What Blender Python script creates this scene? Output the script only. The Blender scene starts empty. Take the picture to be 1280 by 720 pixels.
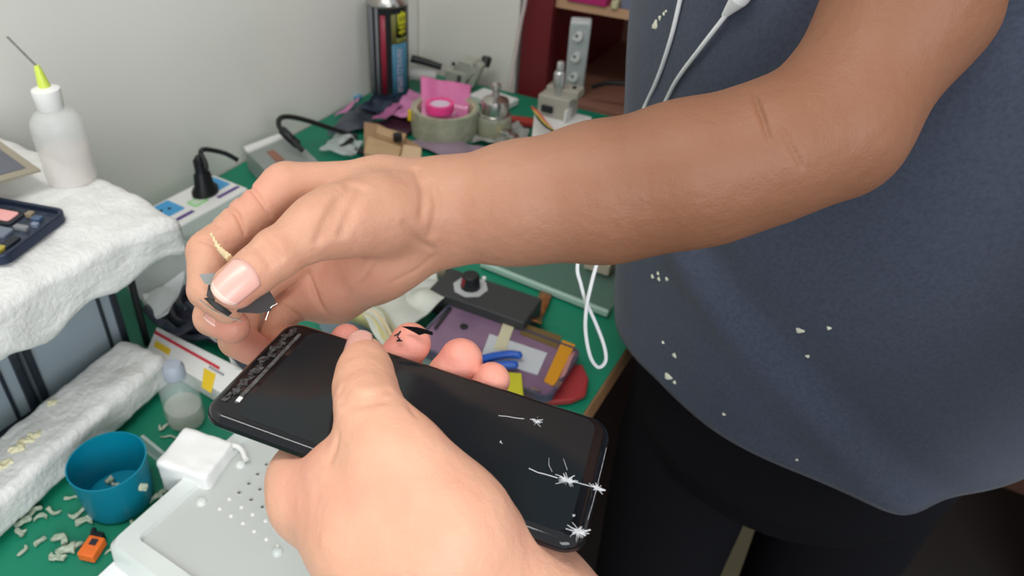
import bpy, bmesh, math, random
import numpy as np
from mathutils import Vector, Matrix

# ------------------------------------------------------------------ camera, light, exposure
SC = bpy.context.scene
COL = SC.collection
PI = math.pi
FPX, CX, CY, TH = 950.0, 533.0, 350.0, math.radians(36)
CAMP = np.array([0, 0, 1.25])
RX = np.array([1, 0, 0.]); FW = np.array([0, math.cos(TH), -math.sin(TH)]); DN = np.array([0, -math.sin(TH), -math.cos(TH)])

cd = bpy.data.cameras.new('camera'); cam = bpy.data.objects.new('camera', cd); COL.objects.link(cam)
cam.location = (0, 0, 1.25); cam.rotation_euler = (PI / 2 - TH, 0, 0)
cd.sensor_width = 36; cd.lens = FPX / 1280 * 36
cd.shift_x = (640 - CX) / 1280; cd.shift_y = -(360 - CY) / 1280
cd.clip_start = 0.01
cd.dof.use_dof = True; cd.dof.focus_distance = 0.35; cd.dof.aperture_fstop = cd.lens / 2.1
SC.camera = cam

SC.view_settings.view_transform = 'Standard'; SC.view_settings.look = 'None'
SC.view_settings.gamma = 1; SC.view_settings.exposure = 0.06; SC.view_settings.use_curve_mapping = False
w = bpy.data.worlds.new('world'); SC.world = w; w.use_nodes = True
w.node_tree.nodes['Background'].inputs[0].default_value = (0.90, 0.95, 1.0, 1)
w.node_tree.nodes['Background'].inputs[1].default_value = 0.66

def area(name, loc, target, sx, sy, power, color):
    l = bpy.data.lights.new(name, 'AREA'); l.shape = 'RECTANGLE'; l.size = sx; l.size_y = sy
    l.energy = power; l.color = color
    o = bpy.data.objects.new(name, l); COL.objects.link(o); o.location = loc
    o.rotation_euler = (Vector(target) - Vector(loc)).to_track_quat('-Z', 'Y').to_euler()
    return o
tl_ = area('ceiling_lamp', (-0.37, 0.085, 2.35), (-0.37, 0.085, 0.0), 1.05, 0.22, 10, (1.0, 0.97, 0.92)); tl_.rotation_euler = (0, 0, math.radians(-22.6))
area('wall_fill_light', (0.55, -1.6, 1.8), (-0.5, 0.8, 0.95), 1.2, 1.0, 27, (0.95, 0.98, 1.0))  # unseen fill light, added behind the camera to brighten the left wall

# ------------------------------------------------------------------ placing helpers
AD = math.radians(33)                       # the desk stands turned 33 degrees
U = np.array([math.cos(AD), -math.sin(AD), 0]); V = np.array([math.sin(AD), math.cos(AD), 0])
DESK = 0.75
def J(x, y, d): return CAMP + d * (FW + RX * (x - CX) / FPX + DN * (y - CY) / FPX)
def ray(x, y): return FW + RX * (x - CX) / FPX + DN * (y - CY) / FPX
def onz(x, y, z=DESK):
    r = ray(x, y); return CAMP + r * (z - CAMP[2]) / r[2]
def uv(u, v, z=DESK): return u * U + v * V + np.array([0, 0, z])

# ------------------------------------------------------------------ materials
def mat(name, col, rough=0.6, metal=0.0, spec=0.5, trans=0.0, alpha=1.0, ior=1.45, noise=None, bump=None, sss=0, coat=0, emit=None, sheen=0):
    m = bpy.data.materials.new(name); m.use_nodes = True
    nt = m.node_tree; b = nt.nodes['Principled BSDF']
    b.inputs['Base Color'].default_value = (*col, 1); b.inputs['Roughness'].default_value = rough
    b.inputs['Metallic'].default_value = metal; b.inputs['Specular IOR Level'].default_value = spec
    b.inputs['Transmission Weight'].default_value = trans; b.inputs['Alpha'].default_value = alpha
    b.inputs['IOR'].default_value = ior; b.inputs['Coat Weight'].default_value = coat
    b.inputs['Sheen Weight'].default_value = sheen
    if sss:
        b.inputs['Subsurface Weight'].default_value = sss; b.inputs['Subsurface Scale'].default_value = 0.004
        b.inputs['Subsurface Radius'].default_value = (1.0, 0.4, 0.25)
    tc = nt.nodes.new('ShaderNodeTexCoord')
    if noise:                                # (scale, second colour, amount)
        n = nt.nodes.new('ShaderNodeTexNoise'); n.inputs['Scale'].default_value = noise[0]; n.inputs['Detail'].default_value = 5
        nt.links.new(tc.outputs['Object'], n.inputs['Vector'])
        r = nt.nodes.new('ShaderNodeValToRGB'); r.color_ramp.elements[0].position = 0.35; r.color_ramp.elements[1].position = 0.65
        r.color_ramp.elements[0].color = (*col, 1)
        r.color_ramp.elements[1].color = tuple(c + (d - c) * noise[2] for c, d in zip(col, noise[1])) + (1,)
        nt.links.new(n.outputs['Fac'], r.inputs['Fac']); nt.links.new(r.outputs['Color'], b.inputs['Base Color'])
    if bump:                                 # (scale, strength, distance)
        n = nt.nodes.new('ShaderNodeTexNoise'); n.inputs['Scale'].default_value = bump[0]; n.inputs['Detail'].default_value = 4
        nt.links.new(tc.outputs['Object'], n.inputs['Vector'])
        bp = nt.nodes.new('ShaderNodeBump'); bp.inputs['Strength'].default_value = bump[1]; bp.inputs['Distance'].default_value = bump[2]
        nt.links.new(n.outputs['Fac'], bp.inputs['Height']); nt.links.new(bp.outputs['Normal'], b.inputs['Normal'])
    return m
def lin(r, g, b): 
    f = lambda c: ((c / 255 + 0.055) / 1.055) ** 2.4 if c > 10 else c / 255 / 12.92
    return (f(r), f(g), f(b))

# ------------------------------------------------------------------ object helpers
def link(o, parent=None):
    COL.objects.link(o)
    if parent is not None: o.parent = parent
    return o
def tag(o, label=None, cat=None, group=None, kind=None):
    if label: o['label'] = label
    if cat: o['category'] = cat
    if group: o['group'] = group
    if kind: o['kind'] = kind
    return o
def thing(name, label, cat, loc, rz=0, group=None):
    o = bpy.data.objects.new(name, None); o.empty_display_size = 0.01; link(o)
    o.location = loc; o.rotation_euler = (0, 0, rz)
    return tag(o, label, cat, group)
def obj(name, bm, m, parent=None, loc=None, rz=0, smooth=True, bevel=0, solid=0, rot=None):
    if solid: 
        bmesh.ops.recalc_face_normals(bm, faces=bm.faces)
    me = bpy.data.meshes.new(name); bm.normal_update(); bm.to_mesh(me); bm.free()
    o = bpy.data.objects.new(name, me)
    if isinstance(m, (list, tuple)):
        for k in m: me.materials.append(k)
    else: me.materials.append(m)
    if smooth:
        me.polygons.foreach_set('use_smooth', [True] * len(me.polygons))
        try: me.set_sharp_from_angle(angle=math.radians(38))
        except Exception: pass
    link(o, parent)
    if loc is not None: o.location = loc
    o.rotation_euler = rot if rot else (0, 0, rz)
    if solid:
        s = o.modifiers.new('thickness', 'SOLIDIFY'); s.thickness = solid; s.offset = 0
    if bevel:
        b = o.modifiers.new('bevel', 'BEVEL'); b.width = bevel; b.segments = 3; b.limit_method = 'ANGLE'; b.angle_limit = math.radians(35)
    return o
def B(): return bmesh.new()
def box(bm, c, s, rz=0, mi=0, rot=None):
    M = Matrix.Translation(c) @ (rot.to_4x4() if rot is not None else Matrix.Rotation(rz, 4, 'Z')) @ Matrix.Diagonal((s[0], s[1], s[2], 1))
    r = bmesh.ops.create_cube(bm, size=1, matrix=M)
    fs = set(f for v in r['verts'] for f in v.link_faces)
    for f in fs: f.material_index = mi
    return bm
def cyl(bm, a, b, r1, r2=None, n=24, mi=0):
    a = Vector(a); b = Vector(b); r2 = r1 if r2 is None else r2
    q = (b - a).to_track_quat('Z', 'Y').to_matrix().to_4x4()
    r = bmesh.ops.create_cone(bm, cap_ends=True, segments=n, radius1=r1, radius2=r2, depth=(b - a).length, matrix=Matrix.Translation((a + b) / 2) @ q)
    for f in set(f for v in r['verts'] for f in v.link_faces): f.material_index = mi
    return bm
def lathe(bm, prof, c=(0, 0, 0), n=40, mi=0, sx=1, sy=1):
    rows = []
    for r, z in prof:
        if r < 1e-6: rows.append([bm.verts.new((c[0], c[1], c[2] + z))])
        else: rows.append([bm.verts.new((c[0] + sx * r * math.cos(2 * PI * k / n), c[1] + sy * r * math.sin(2 * PI * k / n), c[2] + z)) for k in range(n)])
    for A, Bq in zip(rows, rows[1:]):
        for k in range(n):
            a0, a1 = A[k % len(A)], A[(k + 1) % len(A)]; b0, b1 = Bq[k % len(Bq)], Bq[(k + 1) % len(Bq)]
            vs = []
            for v in (a0, a1, b1, b0):
                if v not in vs: vs.append(v)
            if len(vs) > 2:
                f = bm.faces.new(vs); f.material_index = mi
    return bm
def prism(bm, pts, z0, z1, mi=0):
    lo = [bm.verts.new((p[0], p[1], z0)) for p in pts]; hi = [bm.verts.new((p[0], p[1], z1)) for p in pts]
    n = len(pts); fs = [bm.faces.new(hi), bm.faces.new(lo[::-1])]
    for k in range(n): fs.append(bm.faces.new((lo[k], lo[(k + 1) % n], hi[(k + 1) % n], hi[k])))
    for f in fs: f.material_index = mi
    bmesh.ops.recalc_face_normals(bm, faces=fs)
    return bm
def rrect(w, h, r, n=6, cx=0, cy=0):
    p = []
    for sx, sy, a in ((1, 1, 0), (-1, 1, 90), (-1, -1, 180), (1, -1, 270)):
        for k in range(n + 1):
            t = math.radians(a + 90 * k / n)
            p.append((cx + sx * (w / 2 - r) + r * math.cos(t), cy + sy * (h / 2 - r) + r * math.sin(t)))
    return p
def spline(pts, n=8):
    P = [np.array(p, float) for p in pts]; P = [2 * P[0] - P[1]] + P + [2 * P[-1] - P[-2]]
    out = []
    for i in range(1, len(P) - 2):
        for k in range(n):
            t = k / n
            out.append(0.5 * ((2 * P[i]) + (-P[i - 1] + P[i + 1]) * t + (2 * P[i - 1] - 5 * P[i] + 4 * P[i + 1] - P[i + 2]) * t * t + (-P[i - 1] + 3 * P[i] - 3 * P[i + 1] + P[i + 2]) * t ** 3))
    out.append(P[-2]); return out
def tube(bm, pts, r, n=10, mi=0, sm=8, taper=None):
    Q = spline(pts, sm) if sm else [np.array(p, float) for p in pts]
    rows = []; prev = None
    for i, p in enumerate(Q):
        t = Q[min(i + 1, len(Q) - 1)] - Q[max(i - 1, 0)]; t = t / (np.linalg.norm(t) + 1e-12)
        if prev is None: prev = np.cross(t, (0, 0, 1.)) if abs(t[2]) < 0.9 else np.cross(t, (1., 0, 0))
        a = prev - t * (prev @ t); a /= np.linalg.norm(a) + 1e-12; prev = a; b = np.cross(t, a)
        rr = r if taper is None else r * (taper[0] + (taper[1] - taper[0]) * i / (len(Q) - 1))
        rows.append([bm.verts.new(p + rr * (math.cos(2 * PI * k / n) * a + math.sin(2 * PI * k / n) * b)) for k in range(n)])
    for A, C in zip(rows, rows[1:]):
        for k in range(n):
            f = bm.faces.new((A[k], A[(k + 1) % n], C[(k + 1) % n], C[k])); f.material_index = mi
    bm.faces.new(rows[0][::-1]); bm.faces.new(rows[-1])
    return bm
def sheet(bm, f, nu, nv, mi=0):
    g = [[bm.verts.new(f(i / nu, j / nv)) for j in range(nv + 1)] for i in range(nu + 1)]
    for i in range(nu):
        for j in range(nv):
            q = bm.faces.new((g[i][j], g[i + 1][j], g[i + 1][j + 1], g[i][j + 1])); q.material_index = mi
    return bm
_rs = np.random.RandomState(7)
_tab = _rs.rand(64, 64, 64)
def vnoise(P, s):
    q = np.asarray(P, float) * s; i = np.floor(q).astype(int); f = q - i; f = f * f * (3 - 2 * f); r = 0
    for a in (0, 1):
        for b in (0, 1):
            for c in (0, 1):
                wgt = (f[..., 0] if a else 1 - f[..., 0]) * (f[..., 1] if b else 1 - f[..., 1]) * (f[..., 2] if c else 1 - f[..., 2])
                r = r + wgt * _tab[(i[..., 0] + a) % 64, (i[..., 1] + b) % 64, (i[..., 2] + c) % 64]
    return r - 0.5
def fbm(P, s, o=3): return sum(vnoise(P, s * 2 ** k) / 2 ** k for k in range(o))

# ------------------------------------------------------------------ implicit-surface mesher (smooth union of tapered capsules)
def seg_d(X, a, b, ra, rb):
    ba = b - a; L2 = ba @ ba
    t = np.clip(((X - a) @ ba) / (L2 + 1e-12), 0, 1)
    return np.linalg.norm(X - a - t[:, None] * ba, axis=1) - (ra + (rb - ra) * t)
def smin(a, b, k):
    h = np.maximum(k - np.abs(a - b), 0) / k
    return np.minimum(a, b) - h * h * k * 0.25
def smesh(F, seeds, h, lo, hi):
    """surface nets on blocks of 16 cells near the surface"""
    Bn = 16; lo = np.array(lo, float); nb = np.ceil((np.array(hi) - lo) / (h * Bn)).astype(int)
    G = np.stack(np.meshgrid(*[np.arange(n) for n in nb], indexing='ij'), -1).reshape(-1, 3)
    C = lo + (G + 0.5) * Bn * h
    d = F(C); rad = Bn * h * 0.5 * math.sqrt(3) * 1.25 + 0.004
    G = G[np.abs(d) < rad]
    N = np.array(nb) * Bn + 2
    key = lambda I: (I[:, 0] * N[1] + I[:, 1]) * N[2] + I[:, 2]
    loc = np.stack(np.meshgrid(*[np.arange(Bn + 2)] * 3, indexing='ij'), -1)
    cells_k, cells_p, quads = [], [], []
    for g in G:
        I = loc + g * Bn
        X = (lo + I * h).reshape(-1, 3); S = F(X).reshape(Bn + 2, Bn + 2, Bn + 2)
        if S.min() > 0 or S.max() < 0: continue
        s = S < 0
        n = Bn + 1
        c = [(a, b, e) for a in (0, 1) for b in (0, 1) for e in (0, 1)]
        st = sum(s[a:a + n, b:b + n, e:e + n].astype(int) for a, b, e in c)
        act = (st > 0) & (st < 8)
        acc = np.zeros((n, n, n, 3)); cnt = np.zeros((n, n, n))
        for ax in range(3):
            for o1 in (0, 1):
                for o2 in (0, 1):
                    a = [0, 0, 0]; oth = [q for q in range(3) if q != ax]; a[oth[0]] = o1; a[oth[1]] = o2
                    b = list(a); b[ax] = 1
                    A = S[a[0]:a[0] + n, a[1]:a[1] + n, a[2]:a[2] + n]; Bv = S[b[0]:b[0] + n, b[1]:b[1] + n, b[2]:b[2] + n]
                    m = (A < 0) != (Bv < 0); t = np.where(m, A / (A - Bv + 1e-20), 0)
                    p = np.zeros((n, n, n, 3)); p[..., oth[0]] = o1; p[..., oth[1]] = o2; p[..., ax] = t
                    acc += p * m[..., None]; cnt += m
        own = act.copy()
        idx = np.argwhere(own)
        p = acc[own] / np.maximum(cnt[own], 1)[:, None]
        cells_k.append(key(idx + g * Bn)); cells_p.append(lo + (idx + g * Bn + p) * h)
        for ax in range(3):
            o = [q for q in range(3) if q != ax]
            sl = lambda off: tuple(slice(1 + x, 1 + x + Bn) for x in off)
            e = [0, 0, 0]; e[ax] = 1
            # owned edges: start corner index 1..Bn in the other axes, 0..Bn-1 along ax
            rng = [slice(1, Bn + 1)] * 3; rng[ax] = slice(0, Bn); rng2 = list(rng); rng2[ax] = slice(1, Bn + 1)
            A = s[tuple(rng)]; Bv = s[tuple(rng2)]
            m = np.argwhere(A != Bv)
            if not len(m): continue
            inside = A[tuple(m.T)]
            base = m.copy(); base[:, o[0]] += 1; base[:, o[1]] += 1
            q = []
            for d1, d2 in ((1, 1), (0, 1), (0, 0), (1, 0)):
                cc = base.copy(); cc[:, o[0]] -= d1; cc[:, o[1]] -= d2
                q.append(key(cc + g * Bn))
            q = np.stack(q, 1)
            flip = inside if ax != 1 else ~inside
            q[~flip] = q[~flip][:, ::-1]
            quads.append(q)
    K = np.concatenate(cells_k); Pn = np.concatenate(cells_p); Q = np.concatenate(quads)
    uk, first = np.unique(K, return_index=True); Pn = Pn[first]
    I = np.searchsorted(uk, Q); I[I >= len(uk)] = 0; ok = (uk[I] == Q).all(1); Qi = I[ok]
    nn = Qi
    return Pn, Qi

# ------------------------------------------------------------------ the person
PH_C = np.array([-0.0055, 0.2229, 1.0140])
PH_M = np.array([[0.9331, 0.3382, 0.1223], [-0.3495, 0.9329, 0.0868], [-0.0847, -0.1238, 0.9887]])
PL, PW, PT = 0.157, 0.0755, 0.0078
def onph(x, y, h):                          # point at height h above the middle plane of the phone
    r = ray(x, y); n = PH_M[:, 2]
    t = ((PH_C - CAMP) @ n + h) / (r @ n); return CAMP + t * r
def phl(x, y, z): return PH_C + PH_M @ np.array([x, y, z])

MAIN, FING, CARVE, TINT, ROUGH = [], [], [], [], []
def M_(pts, rs, k=0.012):
    for a, b, ra, rb in zip(pts, pts[1:], rs, rs[1:]): MAIN.append((np.array(a), np.array(b), ra, rb, k))
def R_(pts, rs, k=0.02):                   # parts hidden by clothes or outside the view, meshed more coarsely
    for a, b, ra, rb in zip(pts, pts[1:], rs, rs[1:]): ROUGH.append((np.array(a), np.array(b), ra, rb, k))
def finger(pts, rs, tint=None, pad=None, k=0.003, wst=0.955):
    seg = []
    for i, (a, b, ra, rb) in enumerate(zip(pts, pts[1:], rs, rs[1:])):
        a = np.array(a); b = np.array(b); m = a * .5 + b * .5; rm = (ra + rb) / 2 * wst
        seg += [(a, m, ra, rm, k), (m, b, rm, rb, k)]
    if pad is not None:
        m = np.array(pts[-1]) * .65 + np.array(pts[-2]) * .35 + np.array(pad); seg.append((m, m + 1e-5, rs[-1] * .92, rs[-1] * .92, 0.006))
    FING.append(seg)
def carve(pts, r=0.0006, k=0.003):
    Q = spline(pts, 4)
    CARVE.append([(a, b, r, r, k) for a, b in zip(Q, Q[1:])])

# --- right arm (upper one in the picture), palm towards the camera
sh_r = np.array([0.275, 0.425, 1.33]); el_r = J(1036, 160, 0.372)
M_([sh_r, J(1142, 0, 0.366), el_r], [0.055, 0.034, 0.0335], 0.02)
M_([el_r, J(960, 190, 0.372), J(850, 214, 0.380), J(740, 232, 0.390), J(640, 246, 0.396), J(560, 244, 0.398)],
   [0.0335, 0.0325, 0.0318, 0.0295, 0.0255, 0.0182], 0.012)
M_([J(880, 225, 0.382), J(760, 250, 0.392), J(650, 262, 0.400), J(566, 283, 0.404)], [0.030, 0.0265, 0.0225, 0.0180], 0.02)
# hand back and palm
M_([J(566, 243, 0.399), J(480, 233, 0.398), J(362, 232, 0.390)], [0.0178, 0.0135, 0.0118], .009)
M_([J(560, 252, 0.404), J(470, 245, 0.406), J(385, 258, 0.404)], [0.0180, 0.0150, 0.0122])
M_([J(560, 270, 0.408), J(480, 290, 0.412), J(400, 295, 0.416)], [0.0175, 0.0165, 0.0125])
M_([J(552, 290, 0.406), J(482, 318, 0.412), J(415, 332, 0.424)], [0.0170, 0.0205, 0.0145])
M_([J(540, 264, 0.392), J(470, 268, 0.380), J(420, 277, 0.366), J(392, 284, 0.357)], [0.0145, 0.0180, 0.0155, 0.0130], 0.012)
M_([J(455, 345, 0.416), J(420, 368, 0.424), J(398, 374, 0.424)], [0.0165, 0.0138, 0.0120])
finger([J(398, 284, 0.358), J(346, 317, 0.348), J(294, 358, 0.340)], [0.0130, 0.0118, 0.0103])
finger([J(352, 238, 0.390), J(262, 316, 0.372), J(259, 362, 0.363), J(284, 384, 0.354)], [0.0122, 0.0108, 0.0090, 0.0078])
finger([J(385, 262, 0.404), J(276, 350, 0.392), J(266, 396, 0.382), J(292, 409, 0.372)], [0.0120, 0.0104, 0.0092, 0.0082])
finger([J(400, 295, 0.416), J(306, 372, 0.405), J(296, 424, 0.398), J(322, 440, 0.392)], [0.0120, 0.0100, 0.0092, 0.0082])
finger([J(415, 332, 0.424), J(352, 392, 0.420), J(338, 424, 0.412), J(356, 430, 0.404)], [0.0115, 0.0095, 0.0085, 0.0078])
# --- left hand (lower one), palm up under the phone, thumb over it
el_l = np.array([0.30, 0.03, 0.90]); sh_l = np.array([0.44, 0.38, 1.31]); wr_l = J(680, 800, 0.288)
R_([sh_l, np.array([0.42, 0.18, 1.10]), el_l, np.array([0.18, 0.075, 0.925]), np.array([0.12, 0.100, 0.945])], [0.055, 0.046, 0.040, 0.0335, 0.028], 0.025)
M_([np.array([0.18, 0.075, 0.925]), wr_l], [0.034, 0.026], 0.02)
M_([wr_l, J(640, 748, 0.294), J(590, 700, 0.297)], [0.0240, 0.0195, 0.0180], 0.02)
M_([J(628, 770, 0.285), J(545, 665, 0.272), J(496, 582, 0.276)], [0.0220, 0.0245, 0.0165], 0.018)      # thenar and thumb metacarpal
M_([J(590, 730, 0.288), J(470, 668, 0.284), J(392, 622, 0.307)], [0.0235, 0.0230, 0.0158], 0.018)     # index side
M_([J(640, 755, 0.300), J(500, 700, 0.312), J(440, 640, 0.322)], [0.0200, 0.0180, 0.0130], 0.014)
M_([J(655, 760, 0.300), J(560, 700, 0.318), J(505, 655, 0.330)], [0.0200, 0.0170, 0.0120], 0.014)
M_([J(670, 750, 0.305), J(610, 700, 0.318), J(560, 665, 0.330)], [0.0200, 0.0150, 0.0110], 0.014)
M_([J(496, 582, 0.276), J(440, 592, 0.290), J(392, 622, 0.307)], [0.0150, 0.0120, 0.0130], 0.014)     # web
th_ip = onph(456, 483, 0.0165); th_mc = J(496, 578, 0.274)
th_tip = onph(456, 447, 0.0128)
M_([J(374, 594, 0.314), J(392, 622, 0.307)], [0.0125, 0.0150], 0.01)
finger([th_mc, onph(463, 520, 0.0215), th_ip, th_tip], [0.0150, 0.0116, 0.0112, 0.0092], wst=0.985, k=0.008)
E_ = PW / 2
def wrap(mcp, tip, rt, xk, lean=0.0):                 # a finger that runs under the phone and turns up at its far edge
    tl = PH_M.T @ (tip - PH_C)
    pip = phl(tl[0] - 0.004 - lean, tl[1] - 0.040, -0.0225); dip = phl(tl[0] - 0.002 - lean, tl[1] - 0.0095, -0.0180)
    finger([mcp, pip, dip, tip], [0.0112 * xk, 0.0100 * xk, 0.0094 * xk, rt], k=0.004)
wrap(J(392, 622, 0.307), J(433, 425, 0.372), 0.0080, 1)
wrap(J(440, 640, 0.322), J(513, 429, 0.366), 0.0100, 1.04, 0.006)
wrap(J(505, 650, 0.325), J(576, 450, 0.360), 0.0104, 1.05, 0.006)
wrap(J(560, 660, 0.322), J(615, 475, 0.353), 0.0084, 0.90, 0.0)
# wrinkles across the thumb and the web

# torso and hips under the clothes
R_([np.array([0.345, 0.515, 0.80]), np.array([0.345, 0.50, 1.20]), np.array([0.35, 0.42, 1.31])], [0.130, 0.12, 0.075], 0.04)
R_([sh_r * .97 + J(1142, 0, 0.366) * .03, np.array([0.35, 0.41, 1.33]), sh_l], [0.052, 0.060, 0.055], 0.04)

def FB(X):
    lo = X.min(0); hi = X.max(0); c = (lo + hi) / 2; rad = np.linalg.norm(hi - lo) / 2
    def near(p):
        a, b, ra, rb, k = p; ba = b - a; t = np.clip(((c - a) @ ba) / (ba @ ba + 1e-12), 0, 1)
        return np.linalg.norm(c - a - t * ba) - max(ra, rb) < rad + 0.028
    D = np.full(len(X), 0.2); Fg = np.full(len(X), 0.2)
    for p in MAIN:
        if near(p): D = smin(D, seg_d(X, *p[:4]), p[4])
    for ch in FING:
        e = None
        for p in ch:
            if near(p):
                q = seg_d(X, *p[:4]); e = q if e is None else smin(e, q, p[4])
        if e is not None: Fg = smin(Fg, e, 0.0009)
    D = smin(D, Fg, 0.007)
    for ch in CARVE:
        e = None
        for p in ch:
            if near(p):
                q = seg_d(X, *p[:4]); e = q if e is None else np.minimum(e, q)
        if e is not None: D = -smin(-D, e, ch[0][4])
    return D

def FR(X):
    D = np.full(len(X), 0.3)
    for p in ROUGH: D = smin(D, seg_d(X, *p[:4]), p[4])
    return D

def on_skin(x, y):                           # first point of the (uncreased) skin along a line of sight
    r = ray(x, y); r = r / np.linalg.norm(r); t = 0.12
    for _ in range(70):
        d = float(FB((CAMP + r * t)[None])[0])
        if d < 1e-4: break
        t += min(max(d * 0.8, 1e-4), 0.02)
    return CAMP + r * t
NEWC = []
def crease(pts, r=0.0008, k=0.0025, inn=0.0):
    q = [np.array([*p, 0.0]) for p in pts]; q = spline(q, 7)
    NEWC.append(([on_skin(p[0], p[1]) + FW * inn for p in q], r, k))
# creases of the palm, the finger joints, the wrist and the inner elbow
crease([(303, 224), (312, 234), (322, 246), (338, 270)], .0012, .0016, .0009)
crease([(277, 254), (292, 264), (300, 277), (305, 292)], .0012, .0016, .0009)
crease([(243, 300), (256, 301), (268, 307), (276, 317)], .0009, .0016, .0005)
crease([(296, 226), (300, 236), (300, 246)], .0003); crease([(262, 276), (275, 283)], .0003)
crease([(384, 338), (392, 360), (400, 380), (416, 399)], .0012, .0016, .0009)
crease([(345, 376), (362, 388), (382, 400)], .0009, .0016, .0006)
crease([(470, 322), (455, 345), (430, 366)], .0004); crease([(545, 318), (520, 338), (492, 352)], .0004)
crease([(438, 232), (424, 258), (412, 290)], .0005, .006); crease([(452, 236), (440, 262), (428, 292)], .0004, .006)
crease([(424, 250), (408, 276), (398, 300)], .0004, .005); crease([(520, 212), (530, 240), (528, 268)], .0003, .005)
crease([(540, 230), (546, 258), (540, 292)], .0003, .005); crease([(505, 280), (520, 300), (540, 312)], .0003, .004)
crease([(330, 300), (338, 308), (350, 322)], .0003, .004); crease([(322, 308), (330, 318), (338, 330)], .0003, .004)
crease([(940, 108), (948, 130), (955, 150), (963, 176)], .0011, .0016, .0008)
crease([(978, 160), (990, 185), (1003, 210)], .0006, .002, .0003)
crease([(424, 488), (442, 494), (466, 494), (486, 487)], .0002, .004); crease([(426, 500), (445, 505), (480, 500)], .0002, .004)
crease([(512, 506), (516, 514), (522, 522)], .0006, .002, .0003); crease([(422, 545), (418, 560), (412, 575)], .0006, .003)
for pts, r, k in NEWC:
    Q_ = pts; n_ = len(Q_) - 1
    CARVE.append([(a, b, r * (0.25 + 0.75 * math.sin(PI * i / n_)), r * (0.25 + 0.75 * math.sin(PI * (i + 1) / n_)), k) for i, (a, b) in enumerate(zip(Q_, Q_[1:]))])

def body_mesh():
    lo = (-0.20, 0.02, 0.78); hi = (0.40, 0.58, 1.42)
    Pn, Q = smesh(FB, None, 0.00112, lo, hi)
    # projection onto the surface for smoothness
    for it in range(1):
        d = np.zeros(len(Pn)); g = np.zeros_like(Pn)
        order = np.lexsort((Pn[:, 2] // 0.016, Pn[:, 1] // 0.016, Pn[:, 0] // 0.016))
        key = (Pn[order] // 0.016).astype(int); cut = np.flatnonzero((np.diff(key, axis=0) != 0).any(1)) + 1
        for idx in np.split(order, cut):
            X = Pn[idx]; e = 4e-4
            offs = np.array([[1, -1, -1], [-1, -1, 1], [-1, 1, -1], [1, 1, 1]], float)
            S = [FB(X + o * e) for o in offs]
            d[idx] = sum(S) / 4; g[idx] = sum(s[:, None] * o for s, o in zip(S, offs)) / (4 * e)
        g /= np.linalg.norm(g, axis=1, keepdims=True) + 1e-9
        Pn = Pn - g * np.clip(d, -0.0008, 0.0008)[:, None]
    Pr, Qr = smesh(FR, None, 0.006, (0.05, 0.0, 0.60), (0.62, 0.75, 1.45))
    Q = np.concatenate([Q, Qr + len(Pn)]); Pn = np.concatenate([Pn, Pr])
    me = bpy.data.meshes.new('body')
    me.vertices.add(len(Pn)); me.vertices.foreach_set('co', Pn.astype(np.float32).ravel())
    me.loops.add(Q.size); me.loops.foreach_set('vertex_index', Q.astype(np.int32).ravel())
    me.polygons.add(len(Q)); me.polygons.foreach_set('loop_start', np.arange(0, Q.size, 4, dtype=np.int32))
    me.update(calc_edges=True); me.validate()
    me.polygons.foreach_set('use_smooth', [True] * len(me.polygons))
    # natural redness of finger pads, knuckles and palm, and the more tanned forearm: skin pigment by body region
    tint = np.zeros(len(Pn)); tan = np.zeros(len(Pn))
    for c, r, a in TINT: tint = np.maximum(tint, a * np.clip(1.3 - np.linalg.norm(Pn - c, axis=1) / r, 0, 1))
    t = np.clip((Pn - J(560, 262, .40)) @ (el_r - J(560, 262, .40)) / ((el_r - J(560, 262, .40)) @ (el_r - J(560, 262, .40))), 0, 1)
    near_arm = (np.linalg.norm(Pn - (J(560, 262, .40) + t[:, None] * (el_r - J(560, 262, .40))), axis=1) < 0.07)
    wr = J(560, 262, .40); s_ = (Pn - wr) @ (el_r - wr) / ((el_r - wr) @ (el_r - wr))
    tan = 0.30 + 0.70 * np.clip(s_ * 1.5 + 0.30, 0, 1)
    left = (Pn - J(500, 600, .29)) @ FW * 0 + np.linalg.norm(Pn - J(520, 600, .30), axis=1)
    tan = np.where((left < 0.105) & (Pn @ np.array([0, .75, .66]) < J(400, 400, .385) @ np.array([0, .75, .66])), 0.0, tan)
    colr = np.stack([tint, tan, tint * 0, tint * 0 + 1], 1).astype(np.float32)
    at = me.color_attributes.new('pigment', 'FLOAT_COLOR', 'POINT'); at.data.foreach_set('color', colr.ravel())
    return me

for p, r, a in [(J(433, 425, .372), .014, 1), (J(510, 432, .366), .017, 1), (J(573, 452, .360), .017, 1), (J(612, 476, .354), .014, 1),
                (J(292, 412, .372), .013, .55), (J(268, 392, .365), .012, .25), (J(322, 440, .392), .013, .6), (J(290, 372, .33), .011, .45),
                (J(430, 350, .40), .03, .15), (th_tip, .012, .35), (J(310, 232, .38), .016, .3), (J(392, 600, .29), .02, .3)]:
    TINT.append((p, r, a))

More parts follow.
